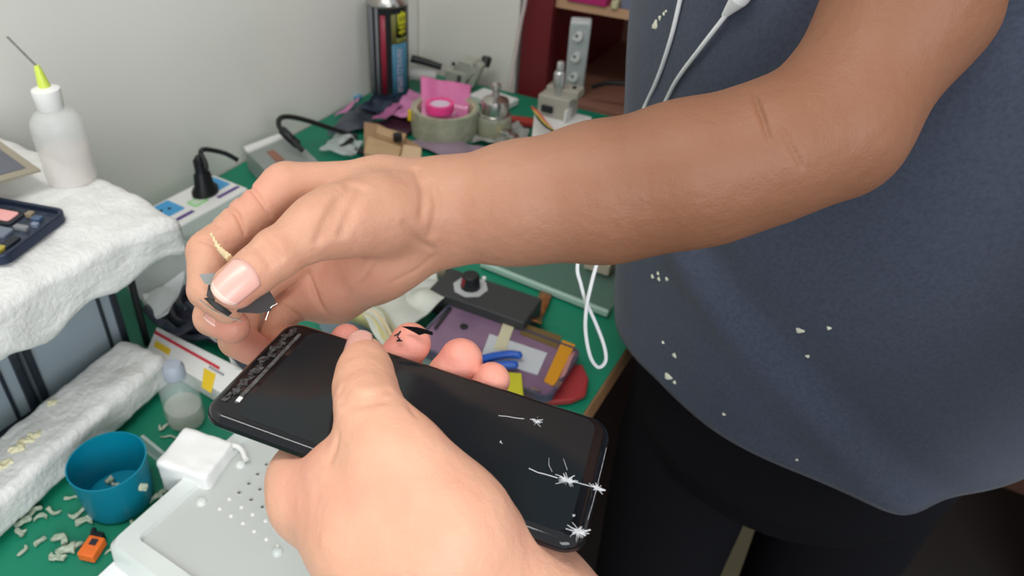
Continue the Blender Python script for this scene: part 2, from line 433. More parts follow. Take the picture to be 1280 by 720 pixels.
def skin_mat():
    m = bpy.data.materials.new('skin'); m.use_nodes = True; nt = m.node_tree; b = nt.nodes['Principled BSDF']; L = nt.links.new
    at = nt.nodes.new('ShaderNodeAttribute'); at.attribute_name = 'pigment'
    sp = nt.nodes.new('ShaderNodeSeparateColor'); L(at.outputs['Color'], sp.inputs[0])
    tc = nt.nodes.new('ShaderNodeTexCoord')
    n = nt.nodes.new('ShaderNodeTexNoise'); n.inputs['Scale'].default_value = 70; n.inputs['Detail'].default_value = 3; L(tc.outputs['Object'], n.inputs['Vector'])
    def mix(fac, a, c):
        x = nt.nodes.new('ShaderNodeMix'); x.data_type = 'RGBA'
        if isinstance(fac, float): x.inputs[0].default_value = fac
        else: L(fac, x.inputs[0])
        for i, s in ((6, a), (7, c)):
            if isinstance(s, tuple): x.inputs[i].default_value = (*s, 1)
            else: L(s, x.inputs[i])
        return x.outputs[2]
    base = mix(n.outputs['Fac'], SKIN_A, SKIN_B)
    nb = nt.nodes.new('ShaderNodeTexNoise'); nb.inputs['Scale'].default_value = 38; nb.inputs['Detail'].default_value = 2; L(tc.outputs['Object'], nb.inputs['Vector'])
    rb_ = nt.nodes.new('ShaderNodeMapRange'); rb_.inputs[1].default_value = .52; rb_.inputs[2].default_value = .75; rb_.inputs[4].default_value = .35; L(nb.outputs['Fac'], rb_.inputs[0])
    base = mix(rb_.outputs[0], base, lin(226, 150, 128))
    c1 = mix(sp.outputs[1], base, SKIN_TAN)
    c2 = mix(sp.outputs[0], c1, SKIN_RED)
    L(c2, b.inputs['Base Color'])
    b.inputs['Roughness'].default_value = 0.52; b.inputs['Specular IOR Level'].default_value = 0.35
    b.inputs['Subsurface Weight'].default_value = 0.18; b.inputs['Subsurface Scale'].default_value = 0.004; b.inputs['Subsurface Radius'].default_value = (1, .35, .2)
    n2 = nt.nodes.new('ShaderNodeTexVoronoi'); n2.inputs['Scale'].default_value = 900; L(tc.outputs['Object'], n2.inputs['Vector'])
    n3 = nt.nodes.new('ShaderNodeTexNoise'); n3.inputs['Scale'].default_value = 140; n3.inputs['Detail'].default_value = 4; L(tc.outputs['Object'], n3.inputs['Vector'])
    ad = nt.nodes.new('ShaderNodeMath'); ad.operation = 'MULTIPLY_ADD'; L(n2.outputs['Distance'], ad.inputs[0]); ad.inputs[1].default_value = 0.12; L(n3.outputs['Fac'], ad.inputs[2])
    bp = nt.nodes.new('ShaderNodeBump'); bp.inputs['Strength'].default_value = 0.55; bp.inputs['Distance'].default_value = 0.0014
    L(ad.outputs[0], bp.inputs['Height']); L(bp.outputs['Normal'], b.inputs['Normal'])
    return m
SKIN_A = lin(224, 166, 137); SKIN_B = lin(234, 180, 152); SKIN_TAN = lin(142, 97, 72); SKIN_RED = lin(234, 148, 136)
M_skin = skin_mat()
M_nail = mat('fingernail', lin(232, 178, 165), rough=0.25, spec=0.5)
M_nail_edge = mat('nail_edge', lin(240, 205, 190), rough=0.35)

person = thing('person', 'person in navy t-shirt and black trousers holding a cracked phone in the left hand', 'person', (0.34, 0.50, 0))
def to_person(o): o.parent = person; o.matrix_parent_inverse = Matrix.Translation((-0.34, -0.50, 0)); return o
body = bpy.data.objects.new('body', body_mesh()); body.data.materials.append(M_skin); COL.objects.link(body); to_person(body)

def nail(base, tip, nrm, r, width=58, lift=0.0004):
    a = np.array(tip) - np.array(base); L = np.linalg.norm(a); a = a / L
    n = np.array(nrm, float); n = n - a * (n @ a); n /= np.linalg.norm(n); s = np.cross(a, n)
    bm = B()
    def f(i, j):
        u = (i * 2 - 1); v = j
        ang = math.radians(width) * u
        e = 1 - 0.10 * abs(u) ** 3
        vv = v + (0.16 * (1 - u * u)) * (1 if v > .5 else -1) * abs(v * 2 - 1) ** 2
        rr = (r + lift) * (1 - 0.13 * max(v, 0) ** 2)
        return Vector(np.array(base) + a * L * vv * e + n * rr * math.cos(ang) + s * rr * 0.98 * math.sin(ang))
    sheet(bm, f, 14, 10)
    for fc in bm.faces: fc.material_index = 0
    o = obj('fingernail', bm, [M_nail, M_nail_edge], solid=0.0005)
    for k, p in enumerate(o.data.polygons):
        p.material_index = 1 if k % 10 >= 9 else 0
    return to_person(o)
cv = -FW
nail(J(310, 345, .3415), J(278, 374, .3365), cv + 0.30 * np.array([0, 0, 1]) + 0.1 * RX, 0.0100, 56)
ta = (th_tip - th_ip) / np.linalg.norm(th_tip - th_ip)
nail(th_tip - ta * 0.0055, th_tip + ta * 0.0080, np.array([0, 0, 1.0]) * 0.55 - RX * 0.42 - FW * 0.75, 0.0095, 54)
nail(J(272, 404, .3765), J(262, 412, .3735), cv - 0.3 * RX, 0.0083, 36)

# ------------------------------------------------------------------ materials of the place
M_wall = mat('painted_wall', lin(234, 232, 223), rough=0.85, noise=(3, lin(222, 220, 212), 0.5))
M_floor = mat('floor_tile', lin(52, 48, 46), rough=0.7)
M_green = mat('green_mat', lin(14, 130, 98), rough=0.5, noise=(6, lin(18, 112, 88), 0.6))
M_wood = mat('desk_wood', lin(176, 132, 92), rough=0.6, noise=(30, lin(150, 108, 70), 0.7))
M_redwood = mat('red_lacquer', lin(116, 36, 42), rough=0.4)
M_brown = mat('cabinet_brown', lin(176, 130, 108), rough=0.6, noise=(4, lin(140, 96, 82), 0.8))
M_shelf = mat('shelf_wood', lin(204, 160, 126), rough=0.6)
M_foam = mat('packing_foam', lin(226, 226, 222), rough=0.5, bump=(240, 0.6, 0.0022), noise=(60, lin(205, 206, 202), 0.5), sss=0.0)
M_shirt = mat('navy_cloth', lin(70, 76, 91), rough=0.95, sheen=0.15, noise=(420, lin(58, 64, 78), 0.7), bump=(1500, 0.4, 0.0006), spec=0.1)
M_trous = mat('black_cloth', lin(22, 22, 26), rough=0.95, spec=0.1)
M_white = mat('white_plastic', lin(232, 232, 228), rough=0.4)
M_cream = mat('cream_paint_fleck', lin(226, 226, 205), rough=0.7)
M_black = mat('black_plastic', lin(24, 26, 28), rough=0.4)
M_dark = mat('dark_rubber', lin(34, 38, 44), rough=0.6)
M_metal = mat('steel', (0.55, 0.53, 0.50), rough=0.28, metal=1)
M_clear = mat('clear_plastic', (0.80, 0.84, 0.84), rough=0.15, alpha=0.20, spec=0.6)
M_clear2 = mat('clear_film', (0.80, 0.84, 0.83), rough=0.3, alpha=0.38, spec=0.6)
M_liquid = mat('clear_liquid', lin(206, 206, 190), rough=0.1, alpha=0.45)
M_blue = mat('teal_blue_plastic', lin(0, 126, 152), rough=0.38, spec=0.5)

# ------------------------------------------------------------------ the setting
def ubox(name, u0, u1, v0, v1, z0, z1, m, kind='structure'):
    bm = B(); box(bm, (0, 0, 0), (u1 - u0, v1 - v0, z1 - z0))
    o = obj(name, bm, m, loc=uv((u0 + u1) / 2, (v0 + v1) / 2, (z0 + z1) / 2), rz=-AD, smooth=False)
    if kind: o['kind'] = kind
    return o
ubox('floor', -1.0, 2.2, -1.2, 2.4, -0.05, 0.0, M_floor)
ubox('wall_left', -0.90, -0.752, -1.2, 1.75, 0.0, 2.4, M_wall)
bm = B(); box(bm, (-0.652 + 0.0, 1.44, 1.2), (0.196, 0.62, 2.4)); box(bm, (0.75, 1.80, 1.2), (3.0, 0.10, 2.4))
tag(obj('wall_back', bm, M_wall, rz=-AD, smooth=False), kind='structure')

# ------------------------------------------------------------------ cabinet behind the desk
cab = thing('cabinet', 'dark red open-fronted wooden cabinet standing behind the green desk', 'cabinet', uv(0.0, 1.3, 0), -AD)
def cb(name, m, boxes, bev=0.001):
    bm = B()
    for c, s in boxes: box(bm, c, s)
    return obj(name, bm, m, cab, bevel=bev)
cb('side_panel', M_redwood, [((-0.522, 0.01, 1.0), (0.050, 0.36, 2.0))])
cb('side_panel', M_redwood, [((0.522, 0.01, 1.0), (0.050, 0.36, 2.0))])
cb('back_panel', M_brown, [((0, 0.185, 1.0), (0.994, 0.01, 2.0))])
cb('top_panel', M_redwood, [((0, 0.01, 1.99), (0.994, 0.34, 0.02))])
cb('shelf', M_shelf, [((0, 0.01, 0.899), (0.994, 0.34, 0.014))])
cb('shelf', M_brown, [((0, 0.01, 0.735), (0.994, 0.34, 0.02))])
def shelf_item(name, label, cat, u, v, s, m, rz=0, base=0.906):
    bm = B(); box(bm, (0, 0, s[2] / 2), s)
    return tag(obj(name, bm, m, loc=uv(u, v, base), rz=-AD + rz, bevel=0.002), label, cat)
M_mag = mat('magenta_card', lin(186, 40, 110), rough=0.4); M_grey = mat('grey_plastic', lin(128, 130, 134), rough=0.5)
shelf_item('carton', 'magenta carton lying on the wooden cabinet shelf', 'box', -0.445, 1.165, (0.065, 0.06, 0.035), M_mag)
shelf_item('clip', 'small beige clip at the front of the wooden cabinet shelf', 'clip', -0.400, 1.142, (0.010, 0.016, 0.012), mat('beige_plastic', lin(206, 200, 160), rough=0.5))
shelf_item('carton', 'grey-blue carton on the wooden cabinet shelf beside the clip', 'box', -0.370, 1.172, (0.045, 0.06, 0.030), mat('greyblue_card', lin(120, 124, 150), rough=0.5))
shelf_item('carton', 'dull red carton low inside the cabinet behind the desk edge', 'box', -0.375, 1.30, (0.050, 0.05, 0.05), mat('dull_red', lin(130, 60, 56), rough=0.6), base=0.745)
shelf_item('pouch', 'pale pink pouch low inside the cabinet near the shirt', 'pouch', -0.325, 1.26, (0.03, 0.03, 0.05), mat('pale_pink', lin(200, 160, 160), rough=0.6), base=0.745)
# socket strip leaning inside the cabinet
p0 = uv(-0.460, 1.165, 0.746); tp = uv(-0.449, 1.135, 0.880)
t = thing('socket_strip', 'white socket strip leaning upright inside the red cabinet', 'power strip', p0, -AD)
ax = Vector(tp - p0); Rm = Matrix.Rotation(AD, 3, 'Z'); ax = Rm @ ax; L_ = ax.length
q = ax.to_track_quat('Z', 'Y').to_matrix()
bm = B(); box(bm, Vector((0, 0, 0)) + ax / 2 + Vector((0, 0, 0.002)), (0.032, 0.018, L_), rot=q); obj('housing', bm, mat('offwhite_plastic', lin(205, 210, 210), rough=0.5), t, bevel=0.003)
for k in (0.28, 0.55, 0.82):
    bm = B(); c = ax * k + Vector((0, -0.0105, 0.002))
    cyl(bm, c + Vector((0, 0.002, 0)), c + Vector((0, -0.0012, 0)), 0.009, n=24); cyl(bm, c, c + Vector((0, -0.0022, 0.0)), 0.0022, n=12, mi=1)
    obj('socket', bm, [M_white, M_dark], t)
bm = B(); tube(bm, [uv(-0.540, 1.112, 1.16), uv(-0.535, 1.112, 1.02), uv(-0.536, 1.112, 0.915), uv(-0.542, 1.110, 0.86), uv(-0.546, 1.106, 0.80), uv(-0.549, 1.100, 0.757)], 0.0032)
tag(obj('electric_cable', bm, mat('pinkish_white_cord', lin(212, 196, 192), rough=0.5)), 'white power cord hanging down over the red cabinet panel', 'cord')
bm = B(); tube(bm, [uv(-0.418, 1.14, 0.778), uv(-0.39, 1.135, 0.792), uv(-0.34, 1.14, 0.797), uv(-0.29, 1.16, 0.79), uv(-0.24, 1.2, 0.77)], 0.0035)
tag(obj('electric_cable', bm, M_black), 'black cord lying along the back of the desk towards the shirt', 'cord')
bm = B(); box(bm, (0, 0, 0.15), (0.30, 0.26, 0.30)); 
tag(obj('carton', bm, mat('beige_stand_in', lin(206, 196, 160), rough=0.8), loc=(0.60, 0.86, 0.0), rz=0.3, bevel=0.004), 'added beige box standing in for pale floor seen between the trouser legs', 'box')  # added box: its beige stands in for pale floor between the legs

# ------------------------------------------------------------------ desk
desk = thing('workbench', 'wooden workbench with a green mat along the grey wall', 'workbench', uv(-0.444, 0.33, 0), -AD)
bm = B(); box(bm, (-0.002, 0, 0.734), (0.605, 1.56, 0.028)); obj('desktop', bm, M_wood, desk, bevel=0.002)
for sx in (-1, 1):
    for sy in (-1, 1):
        bm = B(); box(bm, (sx * 0.27, sy * 0.73, 0.36), (0.05, 0.05, 0.72)); obj('leg', bm, M_wood, desk, bevel=0.003)
bm = B(); box(bm, (-0.002, 0, 0.001), (0.603, 1.558, 0.002))
tag(obj('desk_mat', bm, M_green, loc=uv(-0.4445, 0.33, 0.748), rz=-AD), 'smooth green rubber mat covering the whole workbench top', 'mat')

# ------------------------------------------------------------------ clothing
TC = np.array([0.352, 0.522])
def rad(z): return float(np.interp(z, [0.80, 0.83, 0.90, 0.98, 1.08, 1.2, 1.30, 1.36, 1.40], [0.176, 0.177, 0.183, 0.190, 0.196, 0.200, 0.175, 0.12, 0.07]))
def shirt_pt(a, z):
    r = rad(z); c, s = math.cos(a), math.sin(a)
    x = TC[0] + r * c * 1.04; y = TC[1] + r * s * 0.98
    # one long drape fold running down across the belly, and softer ones
    ph = math.degrees(a) % 360
    f = 0
    zl = 0.985 - (ph - 195) * 0.0022
    d = (z - zl) / 0.016
    f += 0.0075 * math.exp(-d * d) * (1 if 185 < ph < 300 else 0) * min(1, max(0, (ph - 185) / 20))
    d2 = (z - zl - 0.028) / 0.02
    f -= 0.005 * math.exp(-d2 * d2) * (1 if 185 < ph < 300 else 0) * min(1, max(0, (ph - 185) / 20))
    zl3 = 1.02 + (ph - 215) * 0.004; d3 = (z - zl3) / 0.02
    f -= 0.004 * math.exp(-d3 * d3) * (1 if 215 < ph < 290 else 0)
    f += 0.004 * math.sin(a * 9 + z * 12) * 0.4 + 0.006 * float(fbm(np.array([x, y, z]), 11, 2))
    hz = z - 0.83
    drop = 0.030 * min(1, max(0, (ph - 205) / 60)) * max(0, 1 - hz / 0.22) * (1 if ph < 330 else max(0, (360 - ph) / 30))
    if hz < 0.014: f += 0.0012
    return Vector((x + f * c, y + f * s, z - drop))
bm = B()
NA, NZ = 220, 110
rows = []
for j in range(NZ + 1):
    zz = 0.83 + (1.395 - 0.83) * j / NZ
    rows.append([bm.verts.new(shirt_pt(2 * PI * i / NA, zz)) for i in range(NA)])
for A, C in zip(rows, rows[1:]):
    for i in range(NA): bm.faces.new((A[i], A[(i + 1) % NA], C[(i + 1) % NA], C[i]))
shirt = obj('t_shirt', bm, M_shirt); to_person(shirt)
sm = shirt.modifiers.new('cloth', 'SOLIDIFY'); sm.thickness = 0.0016; sm.offset = 1
# short sleeves
for s0, e0, f0 in ((sh_r, J(1105, 0, 0.366), 0.62), (sh_l, np.array([0.42, 0.18, 1.10]), 0.6)):
    bm = B(); s0 = np.array(s0); d = (np.array(e0) - s0); ctr = np.array([TC[0], TC[1], s0[2] - 0.01])
    st = s0 + (ctr - s0) * 0.35
    pts = [st, s0 * .8 + st * .2, s0 + d * f0 * .5, s0 + d * f0]
    Q = spline(pts, 6); n = 40; rr = []
    prev = None
    for i, p in enumerate(Q):
        tt = Q[min(i + 1, len(Q) - 1)] - Q[max(i - 1, 0)]; tt /= np.linalg.norm(tt)
        if prev is None: prev = np.cross(tt, (0, 0, 1.))
        a_ = prev - tt * (prev @ tt); a_ /= np.linalg.norm(a_); prev = a_; b_ = np.cross(tt, a_)
        R0 = 0.072 - 0.010 * i / len(Q)
        rr.append([bm.verts.new(p + (R0 + 0.002 * math.sin(k * 1.1 + i * .4)) * (math.cos(2 * PI * k / n) * a_ + math.sin(2 * PI * k / n) * b_)) for k in range(n)])
    for A, C in zip(rr, rr[1:]):
        for k in range(n): bm.faces.new((A[k], A[(k + 1) % n], C[(k + 1) % n], C[k]))
    to_person(obj('sleeve', bm, M_shirt, solid=0.0016))
# trousers: hips and two legs
bm = B()
lathe(bm, [(0.0, 0.66), (0.09, 0.66), (0.130, 0.68), (0.148, 0.72), (0.153, 0.80), (0.158, 0.86), (0.15, 0.90), (0, 0.905)], (TC[0], TC[1], 0), n=64)
for sx in (-1, 1):
    cx = TC[0] + 0.006 + sx * 0.083
    lathe(bm, [(0, 0.015), (0.052, 0.015), (0.058, 0.05), (0.064, 0.30), (0.068, 0.44), (0.072, 0.56), (0.074, 0.66), (0.070, 0.74), (0, 0.78)], (cx, TC[1] - 0.015 * sx, 0), n=48)
o = obj('trousers', bm, M_trous); to_person(o)
rm = o.modifiers.new('weld', 'REMESH'); rm.mode = 'VOXEL'; rm.voxel_size = 0.007; rm.use_smooth_shade = True
for sx in (-1, 1):
    bm = B(); c0 = np.array([TC[0] - 0.005 + sx * 0.082, TC[1] - 0.045 - 0.015 * sx, 0])
    lathe(bm, [(0, 0.0), (1, 0.0), (1.04, 0.012), (1.0, 0.03), (0.80, 0.055), (0.45, 0.075), (0, 0.08)], (0, 0, 0), n=36, sx=0.048, sy=0.115)
    for v in bm.verts: v.co += Vector(c0)
    to_person(obj('shoe', bm, M_dark))

from mathutils.bvhtree import BVHTree
def hit_shirt(x, y):
    global _bvh
    if '_bvh' not in globals():
        me = shirt.data; _bvh = BVHTree.FromPolygons([v.co.copy() for v in me.vertices], [tuple(p.vertices) for p in me.polygons])
    r = Vector(ray(x, y)); h, n, _, dd = _bvh.ray_cast(Vector(CAMP), r.normalized()); return h, n
def fleck(x, y, rp, ex=1.0, ang=0):
    h, n = hit_shirt(x, y)
    if h is None: return
    if n.dot(Vector(CAMP) - h) < 0: n = -n
    d = (h - Vector(CAMP)).dot(Vector(FW)); r = rp * d / FPX
    q = n.to_track_quat('Z', 'Y').to_matrix().to_4x4()
    bm = B(); nn = 12
    ctr = bm.verts.new((0, 0, 0.0008)); ring = []
    for k in range(nn):
        a = 2 * PI * k / nn; rr = r * (1 + 0.25 * math.sin(a * 3 + x)); px, py = rr * ex * math.cos(a), rr * math.sin(a)
        ca, sa = math.cos(ang), math.sin(ang)
        ring.append(bm.verts.new((px * ca - py * sa, px * sa + py * ca, 0.0)))
    for k in range(nn): bm.faces.new((ctr, ring[k], ring[(k + 1) % nn]))
    r2 = bmesh.ops.extrude_face_region(bm, geom=bm.faces[:]); 
    for v in [g for g in r2['geom'] if isinstance(g, bmesh.types.BMVert)]: v.co.z -= 0.0012
    bmesh.ops.recalc_face_normals(bm, faces=bm.faces)
    bm.transform(Matrix.Translation(h + n * 0.0020) @ q)
    to_person(obj('paint_fleck', bm, M_cream))
for a in [(822, 31, 5, 1.5, .7), (828, 22, 2.8), (833, 17, 2.2), (836, 14, 1.6), (818, 345, 2.6), (825, 341, 2.2), (826, 348, 2.6), (836, 348, 2.6), (831, 427, 2), (845, 443, 3.2),
          (837, 470, 4, 1.4, .2), (845, 477, 2.2), (1001, 411, 4, 1.3, .5), (1037, 408, 2.6), (1010, 443, 2.4), (906, 516, 2), (764, 357, 2.2), (996, 573, 1.6)]:
    fleck(*a)

# earphone cord: two strands from the slider, one loop below the arm
M_ear = mat('white_cord', lin(222, 224, 226), rough=0.35)
def onshirt(x, y, off=0.0065):
    h, n = hit_shirt(x, y)
    if h is None: return None
    d = (np.array(h) - CAMP) @ FW; return J(x, y, d - off)
ear = thing('earphone', 'white earphone cord hanging down the navy t-shirt and looping below the arm', 'earphones', J(925, 0, 0.45))
eo = np.array(ear.location)
def strand(pts):
    P_ = []
    for p in pts:
        if len(p) == 3: P_.append(J(*p))
        else:
            h = onshirt(*p); P_.append(h if h is not None else J(p[0], p[1], 0.53))
    return P_
bm = B()
top = [(862, -60), (850, 0), (838, 50), (822, 98), (803, 140)]
A1 = strand(top); dl = (A1[-1] - CAMP) @ FW
mid = [J(778, 200, dl - .005), J(735, 280, dl - .005)]
loop = [J(722, 330, .53), J(726, 355, .532), J(733, 378, .535), J(745, 405, .538), J(755, 432, .540), J(757, 451, .540), J(748, 459, .540), J(738, 446, .538), J(732, 415, .536), J(733, 385, .531), J(738, 360, .528), J(746, 330, .528)]
up = [J(765, 270, dl - .003), J(800, 190, dl - .003)]
A2 = strand([(828, 135), (846, 100), (874, 62), (905, 22), (916, 8)])
for seg in (A1 + mid + loop + up + A2,):
    tube(bm, [p - eo for p in seg], 0.00135, n=10, sm=6)
obj('cord', bm, M_ear, ear)
h = A2[-1]; h2 = onshirt(935, -14, 0.006); h3 = onshirt(905, 20, 0.006)
bm = B(); cyl(bm, h3 - eo, (h3 * .35 + h2 * .65) - eo, 0.0016, 0.0052, n=20); cyl(bm, (h3 * .35 + h2 * .65) - eo, h2 - eo, 0.0052, 0.0050, n=20)
obj('slider', bm, M_ear, ear)
bm = B(); tube(bm, [h2 - eo, onshirt(960, -50, 0.004) - eo, onshirt(985, -100, 0.004) - eo], 0.0014); obj('cord', bm, M_ear, ear)

# ------------------------------------------------------------------ the phone in the left hand
M_glass = mat('black_phone_glass', (0.006, 0.0065, 0.008), rough=0.07, spec=0.45, coat=0.15)
M_disp = mat('phone_display', (0.013, 0.017, 0.020), rough=0.10, spec=0.38)
M_frame = mat('phone_frame_black', (0.012, 0.012, 0.014), rough=0.22, metal=0.3)
M_adh = mat('torn_adhesive', (0.02, 0.02, 0.022), rough=0.22, noise=(500, (0.10, 0.10, 0.10), 0.9), bump=(700, 0.8, 0.001))
M_crack = mat('crushed_glass', (0.85, 0.87, 0.9), rough=0.4)
phone = thing('smartphone', 'black smartphone with cracked glass held in the left hand', 'phone', tuple(PH_C))
phone.rotation_mode = 'QUATERNION'; phone.rotation_quaternion = Matrix(PH_M.tolist()).to_quaternion()
def rounded_slab(w, l, t, r, er, steps=5):
    bm = B(); rings = []
    prof = [(er * (1 - math.sin(a)), t / 2 - er * (1 - math.cos(a)) * 0 - er + er * math.cos(a)) for a in [PI / 2 * k / steps for k in range(steps + 1)]]
    full = [(i, z) for i, z in prof] + [(i, -z) for i, z in prof[::-1]]
    for ins, z in full:
        pts = rrect(l - 2 * ins, w - 2 * ins, max(r - ins, 0.001), 8)
        rings.append([bm.verts.new((p[0], p[1], z)) for p in pts])
    n = len(rings[0])
    for A, C in zip(rings, rings[1:]):
        for k in range(n): bm.faces.new((A[k], C[k], C[(k + 1) % n], A[(k + 1) % n]))
    bm.faces.new(rings[0]); bm.faces.new(rings[-1][::-1]); bmesh.ops.recalc_face_normals(bm, faces=bm.faces)
    return bm
obj('glass_back', rounded_slab(PW, PL, PT, 0.0095, 0.0036), M_glass, phone)
bm = B(); prism(bm, rrect(PL - 0.020, PW - 0.0085, 0.006, 6, cx=0.0035), PT / 2 - 0.0003, PT / 2 + 0.00012); obj('display', bm, M_disp, phone)
bm = B()
g = bmesh.ops.create_cube(bm, size=1, matrix=Matrix.Diagonal((PL - 0.004, PW - 0.0002, 0.0016, 1)))
bm.free(); bm = B(); pts_o = rrect(PL + 0.0006, PW + 0.0006, 0.0098, 8); pts_i = rrect(PL - 0.003, PW - 0.003, 0.0085, 8)
for z0, z1 in ((-0.0012, 0.0004),):
    vo = [[bm.verts.new((p[0], p[1], z)) for p in P_] for z in (z0, z1) for P_ in (pts_o, pts_i)]
    n = len(pts_o)
    for k in range(n):
        j = (k + 1) % n
        for a_, b_ in ((0, 2), (2, 3), (3, 1), (1, 0)): bm.faces.new((vo[a_][k], vo[a_][j], vo[b_][j], vo[b_][k]))
bmesh.ops.recalc_face_normals(bm, faces=bm.faces); obj('side_frame', bm, M_frame, phone)
# torn adhesive and bare parts at the short edge
bm = B(); rnd = random.Random(3)
for k in range(34):
    y = -PW / 2 + 0.010 + k * (PW - 0.018) / 33; x = -PL / 2 + 0.0062 + rnd.uniform(-0.0012, 0.0012)
    box(bm, (x, y, PT / 2 + 0.0003), (rnd.uniform(0.0010, 0.0036), rnd.uniform(0.0012, 0.0028), 0.0005), rz=rnd.uniform(-.5, .5))
obj('adhesive_residue', bm, M_adh, phone)
bm = B(); prism(bm, rrect(0.0016, PW - 0.020, 0.0006, 3, cx=-PL / 2 + 0.0105), PT / 2, PT / 2 + 0.0005)
obj('adhesive_strip', bm, mat('grey_adhesive', (0.05, 0.05, 0.05), rough=0.25, noise=(300, (0.14, 0.14, 0.14), 0.8)), phone)
bm = B(); box(bm, (-PL / 2 + 0.0108, -PW / 2 + 0.0125, PT / 2 + 0.0005), (0.0018, 0.0030, 0.0008)); obj('white_chip', bm, M_white, phone, bevel=0.0002)
def ploc(x, y, h=PT / 2): return PH_M.T @ (onph(x, y, h) - PH_C)
def crack(x, y, size, n, seed, elong=1.0, ang=0.0):
    c = ploc(x, y); rn = random.Random(seed); bm = B()
    for k in range(n):
        a = rn.uniform(0, 2 * PI); L = size * min(abs(rn.gauss(0, 0.38)), 1) + size * 0.10; w_ = rn.uniform(0.00003, 0.00011)
        ex, ey = math.cos(a) * elong, math.sin(a); ca, sa = math.cos(ang), math.sin(ang); dx, dy = ex * ca - ey * sa, ex * sa + ey * ca
        p = np.array([c[0] + dx * L * .05, c[1] + dy * L * .05]); q_ = p.copy(); prev = None
        jit = rn.uniform(-.5, .5)
        for s_ in range(3):
            a2 = math.atan2(dy, dx) + jit * s_ * 0.5; nx, ny = math.cos(a2), math.sin(a2)
            q2 = q_ + np.array([nx, ny]) * L / 3; ww = w_ * (1 - s_ / 3.2)
            m_ = (q_ + q2) / 2
            box(bm, (m_[0], m_[1], PT / 2 + 0.00022), (L / 3 * 1.05, ww * 2, 0.0003), rz=a2); q_ = q2
    obj('crack', bm, M_crack, phone, smooth=False)
crack(670, 527, 0.0032, 44, 1, 1.5, -0.3); crack(709, 601, 0.0048, 90, 2, 1.25, -0.2); crack(747, 611, 0.0033, 54, 3); crack(723, 665, 0.0043, 80, 4, 1.2, .8)
crack(625, 553, 0.0016, 6, 5); crack(717, 645, 0.0016, 7, 6)
def hair(pts, w_=0.00004):
    bm = B(); L = [ploc(*p) for p in pts]
    for a, b in zip(L, L[1:]):
        d = b - a; box(bm, ((a[0] + b[0]) / 2, (a[1] + b[1]) / 2, PT / 2 + 0.0002), (np.hypot(d[0], d[1]), w_ * 2, 0.00025), rz=math.atan2(d[1], d[0]))
    obj('crack', bm, M_crack, phone, smooth=False)
hair([(623, 520), (634, 521), (645, 523), (655, 524)]); hair([(661, 586), (672, 591), (684, 594), (697, 598)], .0001); hair([(686, 573), (686, 582), (690, 590)]); hair([(704, 574), (709, 588)])
hair([(735, 650), (742, 625), (752, 585), (758, 560)], .00004); hair([(715, 602), (730, 606), (745, 610)], .00004)

# ------------------------------------------------------------------ bits held in the right hand
M_foil = mat('grey_foil', lin(66, 60, 60), rough=0.45, metal=0.2)
def pxprism(name, pts, thick, m, parent=None, origin=None):
    """plate with some thickness through the given 3-D outline"""
    Q = [np.array(p) for p in pts]; n = np.cross(Q[1] - Q[0], Q[2] - Q[0]); n /= np.linalg.norm(n)
    if n @ (-FW) < 0: n = -n
    o_ = origin if origin is not None else sum(Q) / len(Q)
    bm = B(); a = [bm.verts.new(q - o_ + n * thick / 2) for q in Q]; b = [bm.verts.new(q - o_ - n * thick / 2) for q in Q]
    bm.faces.new(a); bm.faces.new(b[::-1]); k_ = len(Q)
    for k in range(k_): bm.faces.new((a[k], a[(k + 1) % k_], b[(k + 1) % k_], b[k]))
    bmesh.ops.recalc_face_normals(bm, faces=bm.faces)
    return obj(name, bm, m, parent, loc=None if parent else tuple(o_), smooth=False)
def pl(x, y, x0=300., y0=370., d0=.3505, gx=0.00006, gy=-0.00005): return J(x, y, d0 + gx * (x - x0) + gy * (y - y0))
foil = thing('shield_foil', 'thin grey metal foil pinched between right thumb and index finger', 'foil', tuple(pl(300, 365)))
fo = np.array(foil.location)
pxprism('plate', [pl(x, y) for x, y in [(262, 350), (300, 352), (336, 362), (345, 376), (338, 389), (322, 392), (292, 390), (272, 382), (258, 370)]], 0.0006, M_foil, foil, fo)
pxprism('tab', [J(x, y, .3455) for x, y in [(249, 343), (270, 341), (276, 350), (268, 357), (256, 355)]], 0.0005, mat('bright_foil', lin(150, 152, 148), rough=0.4, metal=0.3), foil, fo)
pxprism('black_strip', [J(x, y, d) for x, y, d in [(255, 373, .3475), (260, 372, .347), (276, 381, .344), (290, 391, .342), (285, 395, .342), (270, 387, .344)]], 0.0007, M_black, foil, fo)
bm = B(); tube(bm, [J(249, 374, .3475) - fo, J(262, 385, .3460) - fo, J(280, 394, .342) - fo, J(302, 401, .340) - fo], 0.00032, n=6); obj('edge_wire', bm, M_metal, foil)
bm = B(); tube(bm, [J(347, 379, .352) - fo, J(338, 385, .352) - fo, J(332, 400, .352) - fo], 0.0003, n=6); obj('edge_wire', bm, M_metal, foil)
bm = B()
gp = [J(264, 292, .3510), J(270, 303, .3505), J(276, 313, .3490), J(287, 323, .3440)]
tube(bm, gp, 0.0012, n=8, taper=(.35, 1.35))
for v in bm.verts: v.co += Vector((0.0003 * math.sin(v.co.x * 5000), 0, 0.0003 * math.sin(v.co.z * 7000)))
tag(obj('glue_sliver', bm, mat('dried_glue', lin(226, 204, 160), rough=0.5)), 'pale sliver of dried glue sticking up behind the right thumb', 'glue')
TIP2 = 0.3555
fl = [(502, 408), (512, 408), (522, 409), (530, 411), (541, 415), (541, 419), (531, 417), (524, 419), (517, 415), (511, 412)]
